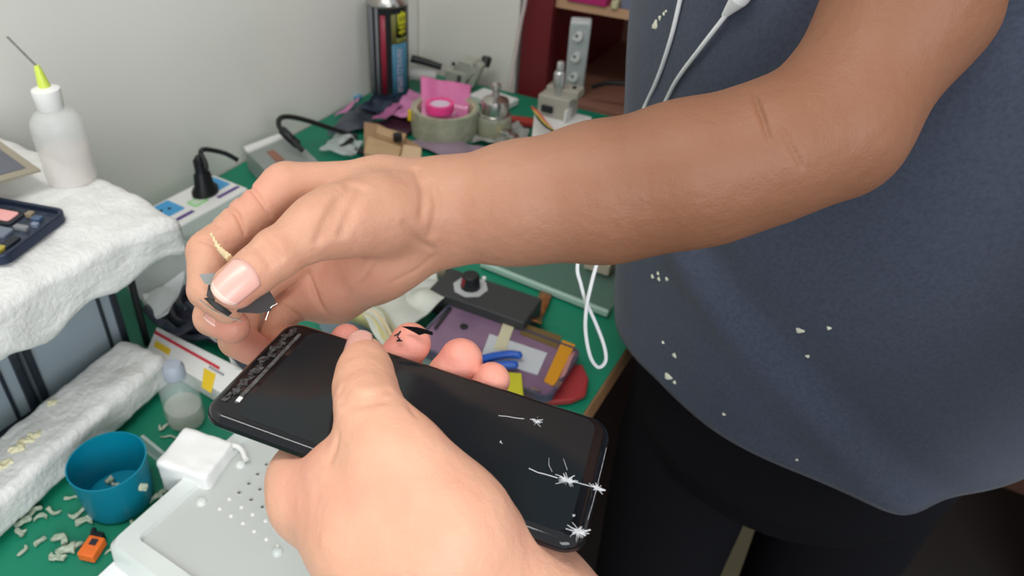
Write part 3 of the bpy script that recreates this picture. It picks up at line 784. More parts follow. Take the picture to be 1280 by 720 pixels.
tag(pxprism('adhesive_flake', [J(x, y, 0.3530) for x, y in fl], 0.0006, mat('matt_black_film', (0.004, 0.004, 0.004), rough=0.8, spec=0.1)), 'thin black adhesive flake stuck on the left middle fingertip', 'flake')
bm = B(); tube(bm, [J(493, 420, .3545), J(498, 417, .3540), J(501, 414, .3545), J(497, 421, .3540), J(500, 424, .3540), J(496, 426, .3545), J(503, 426, .3545)], 0.00035, n=6, sm=4)
tag(obj('black_thread', bm, M_black), 'tiny tangled black thread on the left middle fingertip', 'thread')

# ------------------------------------------------------------------ desk things: helpers
def W3(p): return Vector(p)
def at_desk(name, label, cat, px, py, z=DESK, rz=0, group=None):
    return thing(name, label, cat, tuple(onz(px, py, z)), -AD + rz, group)
def single(name, bm, m, px, py, label, cat, z=DESK, rz=0, group=None, **kw):
    return tag(obj(name, bm, m, loc=tuple(onz(px, py, z)), rz=-AD + rz, **kw), label, cat, group)
def poly(px, z, o, rz=0):
    R_ = Matrix.Rotation(-rz, 3, 'Z'); return [tuple((R_ @ (Vector(onz(x, y, z)) - Vector(o)))[:2]) for x, y in px]
def crumple(name, quad, z, amp, sc, m, label, cat, seed=0, thick=0.0006, lift=None, n=36, parent=None, tilt=0.0):
    c = [np.array(onz(x, y, z)) for x, y in quad]; o = sum(c) / 4
    def f(i, j):
        p = (c[0] * (1 - i) + c[1] * i) * (1 - j) + (c[3] * (1 - i) + c[2] * i) * j
        nz = abs(float(fbm(p + seed * 3.1, sc * 0.62, 2))) * 1.5
        e = 1
        p = p + np.array([0.25 * amp * float(vnoise(p + seed + 9, sc * 2)), 0.25 * amp * float(vnoise(p + seed + 5, sc * 2)), 0.0015 + amp * nz * e + tilt * j])
        return Vector(p - o)
    bm = B(); sheet(bm, f, n, n)
    ob = obj(name, bm, m, solid=thick, loc=tuple(o)); 
    ob.data.polygons.foreach_set('use_smooth', [True] * len(ob.data.polygons))
    return tag(ob, label, cat)
def lump(c, s, cuts, amp, sc, rnd_=0.2, seed=0, shape=None):
    bm = B(); bmesh.ops.create_cube(bm, size=2); bmesh.ops.subdivide_edges(bm, edges=bm.edges[:], cuts=cuts, use_grid_fill=True)
    P_ = np.array([v.co for v in bm.verts]); 
    q = 1 - rnd_; inner = np.clip(P_, -q, q); d = P_ - inner; L = np.linalg.norm(d, axis=1, keepdims=True)
    half = np.array(s) / 2; rr = rnd_ * half.min()
    # rounded box in real size
    core = np.sign(P_) * np.minimum(np.abs(P_) * half, half - rr); dd = P_ * half - core; Ld = np.linalg.norm(dd, axis=1, keepdims=True)
    R_ = np.where(Ld > 1e-9, core + dd / np.maximum(Ld, 1e-9) * rr, P_ * half)
    nrm = np.where(Ld > 1e-9, dd / np.maximum(Ld, 1e-9), P_)
    nrm = nrm / (np.linalg.norm(nrm, axis=1, keepdims=True) + 1e-9)
    R_ = R_ + nrm * (amp * fbm(R_ + seed * 7.3 + 5, sc, 4))[:, None]
    if shape is not None: R_ = shape(R_)
    R_ = R_ + np.array(c)
    for v, p in zip(bm.verts, R_): v.co = p
    return bm

# ------------------------------------------------------------------ storage bins, foam slab, foam roll
M_bin = mat('smoked_plastic', lin(150, 164, 172), rough=0.3, spec=0.5, noise=(25, lin(150, 160, 166), 0.5))
M_binf = mat('smoked_rim', lin(40, 46, 54), rough=0.35)
def bin_(v0, v1, label, u=-0.556, dz=0.122, lean=0):
    w_ = v1 - v0; t = thing('storage_bin', label, 'storage bin', uv(u, (v0 + v1) / 2, DESK), -AD + lean, 'smoked plastic bins under the foam')
    bm = B(); g = 0.0035
    # open box: x = depth (towards the wall), y = width
    for c, s in (((-0.085, 0, 0.002), (0.17, w_, 0.004)), ((-0.168, 0, dz / 2), (0.004, w_, dz)), ((-0.085, w_ / 2 - 0.002, dz / 2), (0.17, 0.004, dz)), ((-0.085, -w_ / 2 + 0.002, dz / 2), (0.17, 0.004, dz)), ((-0.002, 0, dz / 2), (0.003, w_, dz))):
        box(bm, c, s)
    obj('shell', bm, M_bin, t)
    bm = B()
    for c, s in (((0.001, w_ / 2 - 0.003, dz / 2), (0.005, 0.006, dz)), ((0.001, -w_ / 2 + 0.003, dz / 2), (0.005, 0.006, dz)), ((0.001, 0, 0.004), (0.005, w_, 0.008)), ((0.001, 0, dz - 0.004), (0.005, w_, 0.008)), ((0.001, w_ / 2 - 0.018, dz / 2), (0.0035, 0.003, dz))):
        box(bm, c, s)
    obj('rim', bm, M_binf, t, bevel=0.001)
bin_(0.222, 0.318, 'smoked plastic storage bin at the right end under the foam slab, beside the small bottle')
bin_(0.112, 0.216, 'smoked plastic storage bin under the foam slab, left of the other visible bin')
bm = B(); cyl(bm, uv(-0.545, 0.330, 0.754), uv(-0.549, 0.335, 0.872), 0.0035, n=12)
tag(obj('rod', bm, M_black), 'thin black rod standing at the right end of the smoked bins', 'rod')
def slab_shape(R_):
    P_ = R_.copy()
    t_ = np.clip((P_[:, 1] + 0.0) / 0.24, -1, 1)
    P_[:, 0] += 0.022 * np.clip(t_, 0, 1) ** 2 * (P_[:, 0] > 0) + 0.006 * np.sin(P_[:, 1] * 26) * (P_[:, 0] > 0.05)
    edge = np.clip((P_[:, 0] - 0.05) / 0.08, 0, 1)
    P_[:, 2] -= 0.010 * edge ** 2 * (P_[:, 2] > 0)
    low = (P_[:, 2] < 0)
    P_[:, 2] += np.where(low, 0.006 * np.sin(P_[:, 1] * 30 + 1) + 0.004 * np.sin(P_[:, 1] * 90), 0)
    return P_
SLZ0, SLZ1 = 0.880, 0.935
o = obj('foam_slab', lump((0, 0, 0), (0.262, 0.50, SLZ1 - SLZ0), 90, 0.0032, 60, 0.36, 1, slab_shape), M_foam, loc=uv(-0.614, 0.092, (SLZ0 + SLZ1) / 2), rz=-AD)
o.data.polygons.foreach_set('use_smooth', [True] * len(o.data.polygons))
tag(o, 'thick slab of white packing foam lying on the smoked bins', 'packing foam')
o = obj('foam_bar', lump((0, 0, 0), (0.056, 0.38, 0.036), 80, 0.003, 60, 0.5, 2), M_foam, loc=uv(-0.484, 0.115, DESK + 0.0235), rz=-AD + 0.12)
o.data.polygons.foreach_set('use_smooth', [True] * len(o.data.polygons))
tag(o, 'long white packing foam bar lying on the desk before the bins', 'packing foam')

# shreds of torn foam
M_shred = mat('foam_crumb', lin(196, 204, 184), rough=0.8, alpha=0.85, noise=(300, lin(140, 160, 136), 0.9))
def shred(px, py, L, ang, w_, z=DESK + 0.001, label='pale crumb of torn foam scattered on the green mat', group='foam crumbs on the green mat', seed=0):
    bend = math.sin(seed * 2.3) * 0.004
    def sh(R_):
        R_ = R_.copy(); R_[:, 1] += bend * (R_[:, 0] / L * 2) ** 2 + 0.0012 * np.sin(R_[:, 0] * 500 + seed); return R_
    bm = lump((0, 0, w_ * 0.7), (L * .9, w_ * 1.6, w_ * 1.0), 8, w_ * 0.8, 260, 0.7, seed, sh)
    o = obj('foam_crumb', bm, M_shred, loc=tuple(onz(px, py, z)), rz=-AD + ang); tag(o, label, 'crumb', group); return o
rn = random.Random(11)
for i, (x, y, L, a, w_) in enumerate([(40, 643, .018, 1.4, .003), (30, 655, .014, 1.2, .003), (52, 646, .012, .9, .0025), (25, 668, .010, .5, .003), (66, 641, .014, .3, .002), (50, 676, .010, 1.3, .002), (97, 645, .014, 1.1, .002), (106, 652, .014, .8, .0032),
        (78, 675, .014, .2, .003), (85, 690, .016, 1.2, .0035), (93, 686, .010, 2.0, .003), (152, 676, .010, 1.3, .0018), (168, 660, .016, 2.4, .0016), (197, 622, .010, .7, .0028), (206, 616, .008, 1.3, .002), (215, 547, .022, .5, .0014),
        (208, 532, .012, 1.7, .0014), (202, 537, .008, .4, .002), (90, 622, .012, .6, .0014), (205, 640, .007, 0.2, .0015), (72, 700, .014, .4, .003), (140, 690, .008, .4, .0018), (30, 690, .010, 2.1, .0018)]):
    lb_ = ('pale crumb of torn foam on the mat beside the foam bar' if x < 70 and y < 672 else 'pale crumb of torn foam on the mat between foam bar and blue cup' if x < 110 and y < 672 else
           'pale crumb of torn foam near the orange connector' if y > 672 and x < 145 else 'thin pale foam crumb beside the small clear bottle' if y < 560 else 'pale crumb of torn foam at the foot of the blue cup')
    shred(x, y, L, a, w_, seed=i, label=lb_, group=lb_.replace('crumb', 'crumbs'))
for i, (x, y, L, a, w_) in enumerate([(32, 556, .016, 1.5, .004), (22, 565, .012, 1.4, .004), (45, 548, .010, 1.2, .004), (8, 582, .012, 1.4, .004), (66, 508, .008, 1.0, .004), (152, 474, .008, 1.0, .003)]):
    shred(x, y, L, a, w_, z=0.788, label='yellowish crumb of glue along the top of the foam bar', group='glue crumbs on the foam bar', seed=i + 40).data.materials[0] = mat('yellow_crumb', lin(226, 220, 184), rough=0.8)

# ------------------------------------------------------------------ bottles
def bottle_tall():
    o = at_desk('squeeze_bottle', 'frosted squeeze bottle with a yellow-green needle tip standing on foam slab', 'bottle', 92, 226, SLZ1 - 0.002)
    M_b = mat('frosted_plastic', (0.86, 0.87, 0.85), rough=0.3, alpha=0.34, spec=0.6)
    bm = B(); lathe(bm, [(0, 0.001), (0.018, 0.001), (0.0205, 0.004), (0.0205, 0.050), (0.0195, 0.057), (0.0150, 0.063), (0.010, 0.0655), (0.009, 0.069)], n=48); obj('bottle_body', bm, M_b, o)
    bm = B(); lathe(bm, [(0, 0.002), (0.0192, 0.002), (0.0192, 0.030), (0, 0.030)], n=40); obj('liquid', bm, mat('pinkish_liquid', lin(236, 220, 210), rough=0.3, alpha=0.32), o)
    bm = B(); lathe(bm, [(0.0095, 0.067), (0.0102, 0.068), (0.0112, 0.080), (0.0110, 0.083), (0.006, 0.085), (0, 0.085)], n=32); obj('cap', bm, M_white, o)
    bm = B(); lathe(bm, [(0.0048, 0.084), (0.0045, 0.088), (0.0026, 0.100), (0.0018, 0.102), (0, 0.102)], n=20)
    for v in bm.verts: v.co.x -= (v.co.z - 0.084) * 0.12
    obj('needle_hub', bm, mat('yellow_green_plastic', lin(206, 222, 90), rough=0.35), o)
    s = Vector((-0.002, 0, 0.101)); R_ = Matrix.Rotation(AD, 3, 'Z'); sw_ = Matrix.Rotation(-AD, 3, 'Z') @ s + o.location
    e_ = R_ @ (Vector(J(9, 46, float((np.array(sw_) - CAMP) @ FW) - 0.005)) - o.location)
    bm = B(); cyl(bm, s, e_, 0.0009, n=10); obj('needle', bm, mat('needle_steel', lin(120, 118, 112), rough=0.4, metal=0.6), o)
bottle_tall()
o = at_desk('dropper_bottle', 'small clear bottle of liquid with a grey cap on green mat beside the phone', 'bottle', 233, 524, DESK + 0.002)
bm = B(); lathe(bm, [(0, 0.0005), (0.0165, 0.0005), (0.0178, 0.003), (0.0172, 0.036), (0.0165, 0.042), (0.012, 0.049), (0.0075, 0.052), (0.007, 0.055)], n=40, sy=0.92); obj('bottle_body', bm, M_clear, o)
bm = B(); lathe(bm, [(0, 0.001), (0.0160, 0.001), (0.0168, 0.003), (0.0164, 0.018), (0, 0.018)], n=40, sy=0.92); obj('liquid', bm, M_liquid, o)
bm = B(); lathe(bm, [(0.0088, 0.053), (0.0096, 0.0535), (0.0094, 0.062), (0.0070, 0.066), (0, 0.0668)], n=28); obj('cap', bm, mat('grey_blue_cap', lin(160, 168, 180), rough=0.4), o)
bm = B(); lathe(bm, [(0.0072, 0.050), (0.0092, 0.0505), (0.0092, 0.0525), (0.0072, 0.053)], n=28); obj('neck_ring', bm, M_clear, o)

# ------------------------------------------------------------------ blue cup
cb0 = onz(150, 622, DESK + 0.002); o = thing('cup', 'blue plastic cup holding scraps of foam on the green mat', 'cup', tuple(cb0), -AD)
bm = B(); lathe(bm, [(0, 0.0), (0.0250, 0.0), (0.0262, 0.002), (0.0292, 0.044), (0.0296, 0.0445), (0.0284, 0.0445), (0.0252, 0.0032), (0, 0.003)], n=64); obj('cup_body', bm, M_blue, o)
for k, (dx, dy, s) in enumerate([(0.006, 0.010, 1.3), (0.0, 0.012, 1.0), (0.010, 0.006, .8), (-0.008, 0.004, .6), (-0.016, 0.004, .7), (0.003, 0.004, .8)]):
    bm = lump((0, 0, 0), (0.009 * s, 0.006 * s, 0.005 * s), 5, 0.003, 240, 0.6, k)
    tag(obj('foam_crumb', bm, M_shred, loc=tuple(cb0 + U * dx + V * dy + np.array([0, 0, 0.0062])), rz=k), 'grey foam crumb lying inside the blue cup', 'crumb', 'foam crumbs in the blue cup')
bm = lump((0, 0, 0), (0.006, 0.006, 0.003), 4, 0.001, 240, 0.6, 3)
tag(obj('foam_crumb', bm, M_shred, loc=tuple(J(179, 609, 0.563))), 'pale foam crumb stuck to the outside of the blue cup', 'crumb')

# ------------------------------------------------------------------ orange plug, clear strip, white foam block, adapter cable
o = at_desk('connector', 'small orange and black connector lying on the green mat at the bottom', 'connector', 117, 690, DESK + 0.002, 0.35)
bm = B(); box(bm, (0, 0, 0.004), (0.013, 0.017, 0.008)); obj('housing', bm, mat('orange_plastic', lin(232, 110, 40), rough=0.45), o, bevel=0.001)
bm = B(); box(bm, (-0.002, 0.010, 0.004), (0.010, 0.006, 0.007)); box(bm, (-0.006, 0.0125, 0.006), (0.003, 0.004, 0.006)); obj('latch', bm, M_black, o, bevel=0.0006)
bm = B(); box(bm, (0.0005, 0.003, 0.0083), (0.005, 0.005, 0.0012)); obj('contact_window', bm, M_dark, o)
a_, b_ = np.array(onz(182, 556, DESK + .012)), np.array(onz(214, 582, DESK + .012)); c_ = (a_ + b_) / 2; bm = B(); box(bm, (0, 0, 0), (np.linalg.norm(b_ - a_) + .004, 0.003, 0.020))
tag(obj('plastic_strip', bm, M_clear2, loc=(c_[0], c_[1], DESK + 0.0125), rz=math.atan2(b_[1] - a_[1], b_[0] - a_[0]), bevel=0.0006), 'frosted plastic strip standing on edge beside the blue cup', 'strip')
o = obj('foam_block', lump((0, 0, 0), (0.046, 0.040, 0.034), 16, 0.002, 60, 0.16, 9), mat('white_foam', lin(244, 244, 242), rough=0.7), loc=tuple(onz(248, 582, DESK + 0.0195)), rz=-0.35)
tag(o, 'small white foam block between the blue cup and the lid', 'packing foam')
bm = B(); q0 = [onz(268, 590, .775), onz(262, 574, .778), onz(270, 562, .782), onz(284, 556, .782), onz(300, 560, .780), onz(308, 575, .778)]
tube(bm, q0, 0.0022); tag(obj('cable', bm, M_white), 'short white cable curling over the white foam block', 'cable')
rr_ = -AD

# ------------------------------------------------------------------ dimpled translucent lid over white paper
LZ = DESK + 0.026
lo_ = uv(-0.300, 0.245, DESK + 0.002)
lid = thing('tray_lid', 'translucent white tray lid with rows of dimples under the left hand', 'lid', tuple(lo_), -AD)
M_lid = mat('milky_plastic', lin(220, 226, 222), rough=0.3, spec=0.5, noise=(12, lin(196, 203, 200), 0.6))
M_lidin = mat('milky_plastic_inner', lin(194, 198, 194), rough=0.35, spec=0.5)
u0, u1, v0, v1 = -0.395 + 0.020, -0.19, 0.150, 0.322
cu, cv_ = (u0 + u1) / 2 + 0.300, (v0 + v1) / 2 - 0.245
H_ = 0.024
bm = B(); rings = []
w0, h0 = u1 - u0, v1 - v0
for ins, z, r in ((0, 0, .008), (0.001, H_ - 0.004, .008), (0.004, H_, .008), (0.017, H_, .005), (0.0185, H_ - 0.004, .004)):
    rings.append([bm.verts.new((p[0], p[1], z)) for p in rrect(w0 - 2 * ins, h0 - 2 * ins, max(r, .002), 6, cu, cv_)])
for A, C in zip(rings, rings[1:]):
    n = len(A)
    for k in range(n): bm.faces.new((A[k], A[(k + 1) % n], C[(k + 1) % n], C[k]))
obj('lid_rim', bm, M_lid, lid)
bm = B(); prism(bm, rrect(w0 - 0.035, h0 - 0.035, .004, 5, cu, cv_), H_ - 0.0052, H_ - 0.0036); obj('lid_panel', bm, M_lidin, lid)
Rl = Matrix.Rotation(AD, 3, 'Z')
def lidp(x, y): 
    p = onz(x, y, DESK + 0.002 + H_ - 0.0036); return Rl @ (Vector(p) - Vector(lo_))
for x, y in [(287, 624), (275, 636), (302, 634), (289, 645), (316, 643), (304, 654), (332, 651), (318, 664), (345, 660), (333, 674), (360, 670), (347, 683)]:
    p = lidp(x, y); bm = B(); lathe(bm, [(0.0017, 0), (0.0013, 0.0009), (0, 0.0013)], (p.x, p.y, H_ - 0.0037), n=16); obj('dimple', bm, M_white, lid)
for x, y in [(301, 581), (252, 628), (347, 690)]:
    p = lidp(x, y); bm = B(); lathe(bm, [(0.0042, 0), (0.0034, 0.0016), (0.0016, 0.0024), (0, 0.0026)], (p.x, p.y, H_ - 0.0037), n=20); obj('dimple', bm, M_lid, lid)
M_hole = mat('dark_hole', lin(96, 92, 84), rough=0.5)
for x, y in [(333, 581), (322, 593), (311, 605), (299, 616), (325, 612), (314, 625), (328, 634), (341, 643), (338, 602), (344, 622), (349, 590)]:
    p = lidp(x, y); bm = B(); lathe(bm, [(0.0023, 0), (0.0021, 0.0006), (0.0015, 0.0007), (0.0013, 0.0002), (0, 0.0002)], (p.x, p.y, H_ - 0.0037), n=18, mi=0)
    for f in bm.faces:
        if (f.calc_center_median() - Vector((p.x, p.y, H_ - 0.0035))).length < 0.0012: f.material_index = 1
    obj('dimple', bm, [M_lidin, M_hole], lid)
bm = B(); box(bm, (0, 0, 0), (0.22, 0.16, 0.0014))
tag(obj('paper', bm, mat('white_paper', lin(238, 240, 242), rough=0.7), loc=uv(-0.262, 0.084, DESK + 0.0030), rz=-AD + .02, bevel=0.0003), 'white sheet of paper on the desk in front of the tray lid', 'paper')

# ------------------------------------------------------------------ striped booklet, cables and bag behind the foam
bo = np.array(onz(262, 462, DESK + 0.002)); bk = thing('striped_box', 'flat white box with red and yellow stripes behind the small bottle', 'box', tuple(bo), 0)
def pol(px, z): return [tuple((Vector(onz(x, y, z)) - Vector(bo))[:2]) for x, y in px]
zt = DESK + 0.020
bm = B(); prism(bm, pol([(196, 408), (305, 462), (292, 500), (184, 436)], zt), 0, zt - bo[2]); obj('carton_body', bm, M_white, bk, bevel=0.0008, smooth=False)
M_redp = mat('red_print', lin(205, 40, 60), rough=0.5); M_yelp = mat('yellow_print', lin(236, 200, 40), rough=0.5)
bm = B(); prism(bm, pol([(194, 413.5), (275, 459), (274, 462.5), (193, 417)], zt), zt - bo[2], zt - bo[2] + .0004); obj('red_stripe', bm, M_redp, bk, smooth=False)
bm = B(); prism(bm, pol([(195, 426), (214, 437), (211, 444), (192, 433)], zt), zt - bo[2], zt - bo[2] + .0004); obj('yellow_patch', bm, M_yelp, bk, smooth=False)
bm = B(); prism(bm, pol([(255, 460), (270, 468), (264, 492), (252, 484)], zt), zt - bo[2], zt - bo[2] + .0004); obj('yellow_patch', bm, M_yelp, bk, smooth=False)
bm = B()
for k in range(6): prism(bm, pol([(262 + k * 3.2, 457.5 + k * 1.8), (264.2 + k * 3.2, 458.7 + k * 1.8), (263.4 + k * 3.2, 461.5 + k * 1.8), (261.2 + k * 3.2, 460.3 + k * 1.8)], zt + .0), zt - bo[2] + .0004, zt - bo[2] + .0007)
obj('small_print', bm, M_grey, bk, smooth=False)
M_coil = mat('dark_cable', lin(44, 50, 60), rough=0.45)
for i, (off, rr, lab) in enumerate([(0, .036, 'outer'), (1, .030, 'inner')]):
    pass
bm = B(); cc = onz(262, 395, DESK + 0.01); pts = []
for k in range(46):
    a = 2.6 + k * 0.32; r_ = 0.042 - 0.0004 * k; pts.append(cc + np.array([r_ * math.cos(a) * 1.05, r_ * math.sin(a), 0.0006 * k + .002 * math.sin(k)]))
tube(bm, pts + [np.array(onz(300, 452, .775)), np.array(onz(318, 470, .772))], 0.0036, sm=3, n=8)
tag(obj('cable', bm, M_coil), 'coil of thick dark cable lying behind the fingers of the right hand', 'cable')
bm = B(); tube(bm, [onz(183, 385, .785), onz(195, 400, .783), onz(208, 405, .780), onz(222, 415, .778), onz(240, 405, .79)], 0.004, n=8)
tag(obj('cable', bm, M_coil), 'short dark cable end between the bins and the striped box', 'cable')
bm = B(); c_ = onz(222, 388, DESK + .002); prism(bm, [tuple((np.array(onz(x, y, DESK + .015)) - c_)[:2]) for x, y in [(196, 392), (238, 348), (262, 352), (300, 395), (268, 420), (214, 398)]], 0.0, 0.012)
tag(obj('pouch', bm, mat('dark_purple_cloth', lin(58, 54, 72), rough=0.8), loc=tuple(c_), bevel=0.002), 'flat dark pouch under the coil of thick dark cable', 'pouch')
crumple('plastic_bag', [(150, 345), (245, 300), (262, 350), (190, 400)], 0.775, 0.03, 26, mat('milky_bag', (0.42, 0.45, 0.44), rough=0.3, alpha=0.6, spec=0.6), 'crumpled clear plastic bag at the right end of the foam slab', 'bag', 2)
crumple('plastic_bag', [(178, 372), (236, 345), (212, 395), (196, 402)], 0.80, 0.016, 40, mat('milky_bag_light', (0.66, 0.70, 0.69), rough=0.3, alpha=0.6, spec=0.6), 'pale flap of clear plastic film over the dark cable end', 'bag', 5)
crumple('tissue', [(262, 425), (330, 420), (350, 470), (300, 470)], DESK + .012, 0.018, 40, mat('tissue_white', lin(205, 208, 204), rough=0.7), 'crumpled white tissue behind the corner of the held phone', 'tissue', 6)
bm = B(); prism(bm, rrect(0.011, 0.008, 0.002, 3), 0, 0.004); single('clip', bm, mat('cyan_plastic', lin(30, 150, 180), rough=0.4), 236, 287, 'tiny cyan clip on the desk below the power strip', 'clip', z=DESK + .002)

# ------------------------------------------------------------------ things on the foam slab
mf = np.array(onz(85, 262, SLZ1 + 0.006)); mo = thing('phone_chassis', 'opened dark blue phone chassis with pink pad lying on the foam slab', 'phone chassis', tuple(mf - np.array([0, 0, 0.008])), -AD + 0.28)
Lc, Wc, zc = 0.150, 0.072, 0.0085
# local axes: phone length towards -x, width towards -y; origin = far right corner
def R2(cx, cy, w_, h_, r=0.002): return rrect(w_, h_, r, 4, -cx, -cy)
M_chas = mat('dark_blue_metal', lin(44, 54, 74), rough=0.35, metal=0.5); M_chin = mat('dark_blue_board', lin(30, 36, 52), rough=0.5, noise=(220, lin(70, 80, 96), 0.8))
bm = B(); po = rrect(Lc, Wc, 0.009, 6, -Lc / 2, -Wc / 2); pi_ = rrect(Lc - 0.006, Wc - 0.006, 0.007, 6, -Lc / 2, -Wc / 2)
vo = [[bm.verts.new((p[0], p[1], z)) for p in P_] for z in (0, zc) for P_ in (po, pi_)]; n = len(po)
for k in range(n):
    j = (k + 1) % n
    for a, b in ((0, 2), (2, 3), (3, 1), (1, 0)): bm.faces.new((vo[a][k], vo[a][j], vo[b][j], vo[b][k]))
bmesh.ops.recalc_face_normals(bm, faces=bm.faces); obj('metal_rim', bm, M_chas, mo, bevel=0.0008)
bm = B(); prism(bm, pi_, 0.0012, 0.004); obj('midplate', bm, M_chin, mo)
for nm, cx, cy, w_, h_, zz, m_ in [('pink_pad', .046, .020, .022, .013, .0072, mat('pink_pad', lin(232, 168, 164), rough=0.6)), ('grey_shield', .034, .040, .022, .012, .0066, mat('shield_grey', lin(110, 120, 134), rough=0.4)), ('dark_module', .048, .020, .034, .020, .0062, M_dark),
        ('yellow_flex', .028, .061, .034, .011, .0068, mat('yellow_flex', lin(170, 156, 60), rough=0.4)), ('connector', .017, .016, .008, .006, .0072, mat('blue_part', lin(70, 90, 120), rough=0.4)), ('connector', .012, .024, .006, .004, .0075, mat('steel_blue', lin(120, 134, 154), rough=0.4)),
        ('camera_ring', .027, .012, .006, .006, .0075, mat('tan_part', lin(140, 126, 104), rough=0.4)), ('connector', .020, .030, .012, .005, .007, M_grey), ('battery', .100, .040, .060, .050, .0062, M_dark), ('speaker_part', .014, .050, .008, .016, .0065, M_dark)]:
    bm = B(); prism(bm, R2(cx, cy, w_, h_, min(w_, h_) * .2), 0.004, zz); obj(nm, bm, m_, mo, bevel=0.0004)
lp = [np.array(onz(x, y, SLZ1 + zz)) for x, y, zz in [(-60, 120, .035), (0, 174, .030), (50, 211, .020), (0, 227, .022), (-70, 240, .024)]]
sc_ = sum(lp) / 5; so = thing('phone_screen', 'detached grey phone screen tilted over the chassis at the left edge', 'phone screen', tuple(sc_))
# plane through three of the corners
n_ = np.cross(lp[2] - lp[1], lp[3] - lp[1]); n_ /= np.linalg.norm(n_); n_ = n_ if n_[2] > 0 else -n_
def onpl(x, y): r = ray(x, y); t_ = ((lp[2] - CAMP) @ n_) / (r @ n_); return CAMP + t_ * r
cn = onpl(51, 212); d1 = onpl(0, 176) - cn; d2 = onpl(0, 226) - cn; d1 /= np.linalg.norm(d1); d2 /= np.linalg.norm(d2)
rc = lambda i1, i2: [cn + d1 * i1 + d2 * i2, cn + d1 * (.082 - i1 * .4) + d2 * i2, cn + d1 * (.082 - i1 * .4) + d2 * (.135 - i2 * .4), cn + d1 * i1 + d2 * (.135 - i2 * .4)]
S0 = rc(0, 0); S1 = rc(.0075, .0075)
def plate(name, P_, o_, n__, t0, t1, m, par):
    bm = B(); a = [bm.verts.new(p - o_ + n__ * t1) for p in P_]; b = [bm.verts.new(p - o_ + n__ * t0) for p in P_]; bm.faces.new(a); bm.faces.new(b[::-1]); k_ = len(P_)
    for k in range(k_): bm.faces.new((a[k], a[(k + 1) % k_], b[(k + 1) % k_], b[k]))
    bmesh.ops.recalc_face_normals(bm, faces=bm.faces); return obj(name, bm, m, par, smooth=False, bevel=0.0003)
plate('screen_back', S0, sc_, n_, -0.0022, 0, mat('tan_frame', lin(150, 142, 124), rough=0.6), so); plate('screen_film', S1, sc_, n_, 0.0001, 0.0006, mat('grey_film', lin(96, 98, 106), rough=0.5), so)

# ------------------------------------------------------------------ power strip and plug by the wall
pz = DESK + 0.040
a0, a1 = np.array(onz(213, 265, pz)), np.array(onz(268, 236, pz)); dv = a1 - a0; yaw = math.atan2(dv[1], dv[0])
ps = thing('power_strip', 'white power strip with blue socket panels lying against the grey wall', 'power strip', tuple(np.array([a0[0], a0[1], DESK + .002])), yaw)
Ls = np.linalg.norm(dv)
bm = B(); box(bm, (0.036, 0, 0.0185), (0.118, 0.062, 0.037)); obj('housing', bm, M_white, ps, bevel=0.003)
M_sb = mat('socket_blue', lin(70, 160, 214), rough=0.4); M_pu = mat('purple_print', lin(84, 50, 130), rough=0.4); M_gr = mat('green_print', lin(160, 214, 150), rough=0.4)
for k in range(2):
    cx = 0.0 + k * Ls * 1.06
    bm = B(); prism(bm, rrect(0.034, 0.032, 0.002, 3, cx, 0.010), 0.037, 0.0375)
    f = obj('socket_panel', bm, M_sb, ps)
    bm = B(); cyl(bm, (cx - .004, .012, .0374), (cx - .004, .012, .0379), .0022, n=12); cyl(bm, (cx + .005, .008, .0374), (cx + .005, .008, .0379), .0022, n=12); obj('socket_holes', bm, M_dark, f)
    bm = B(); box(bm, (cx + .001, -0.019, 0.0373), (0.034, 0.005, 0.0008)); obj('purple_bar', bm, M_pu, ps)
bm = B(); prism(bm, rrect(0.022, 0.018, 0.003, 3, Ls * .53, -0.006), 0.037, 0.0374); sw = obj('switch', bm, M_gr, ps)
bm = B(); prism(bm, rrect(0.015, 0.011, 0.002, 3, Ls * .53, -0.006), 0.0374, 0.0379); obj('switch_centre', bm, mat('pale_green', lin(205, 228, 200), rough=0.4), sw)
pg = np.array(onz(257, 241, pz)); pl_ = thing('plug', 'black mains plug with its cord pushed into the blue power strip socket', 'plug', tuple(pg), yaw)
bm = B(); lathe(bm, [(0, 0), (0.0175, 0), (0.0175, 0.005), (0.0125, 0.012), (0.0110, 0.026), (0.0070, 0.031), (0.0066, 0.046), (0.0045, 0.050), (0, 0.050)], n=28, sx=1, sy=0.8); obj('plug_body', bm, M_black, pl_)
for k in range(4):
    bm = B(); cyl(bm, (0, 0, 0.031 + k * .004), (0, 0, 0.0325 + k * .004), 0.0078, n=18); obj('grip_ring', bm, M_dark, pl_)
dC = (pg @ np.array([0, 0, 0])) if False else (pg - CAMP) @ FW
cordp = [J(258, 211, dC - .03), J(256, 202, dC - .03), J(251, 192, dC - .03), J(254, 187, dC - .03), J(266, 188, dC - .02), J(282, 192, dC - .01), J(297, 200, dC)]
bm = B(); tube(bm, [Vector(p - pg) for p in cordp], 0.0030)
oc = obj('cord', bm, M_black, pl_); oc.rotation_euler = (0, 0, -yaw)

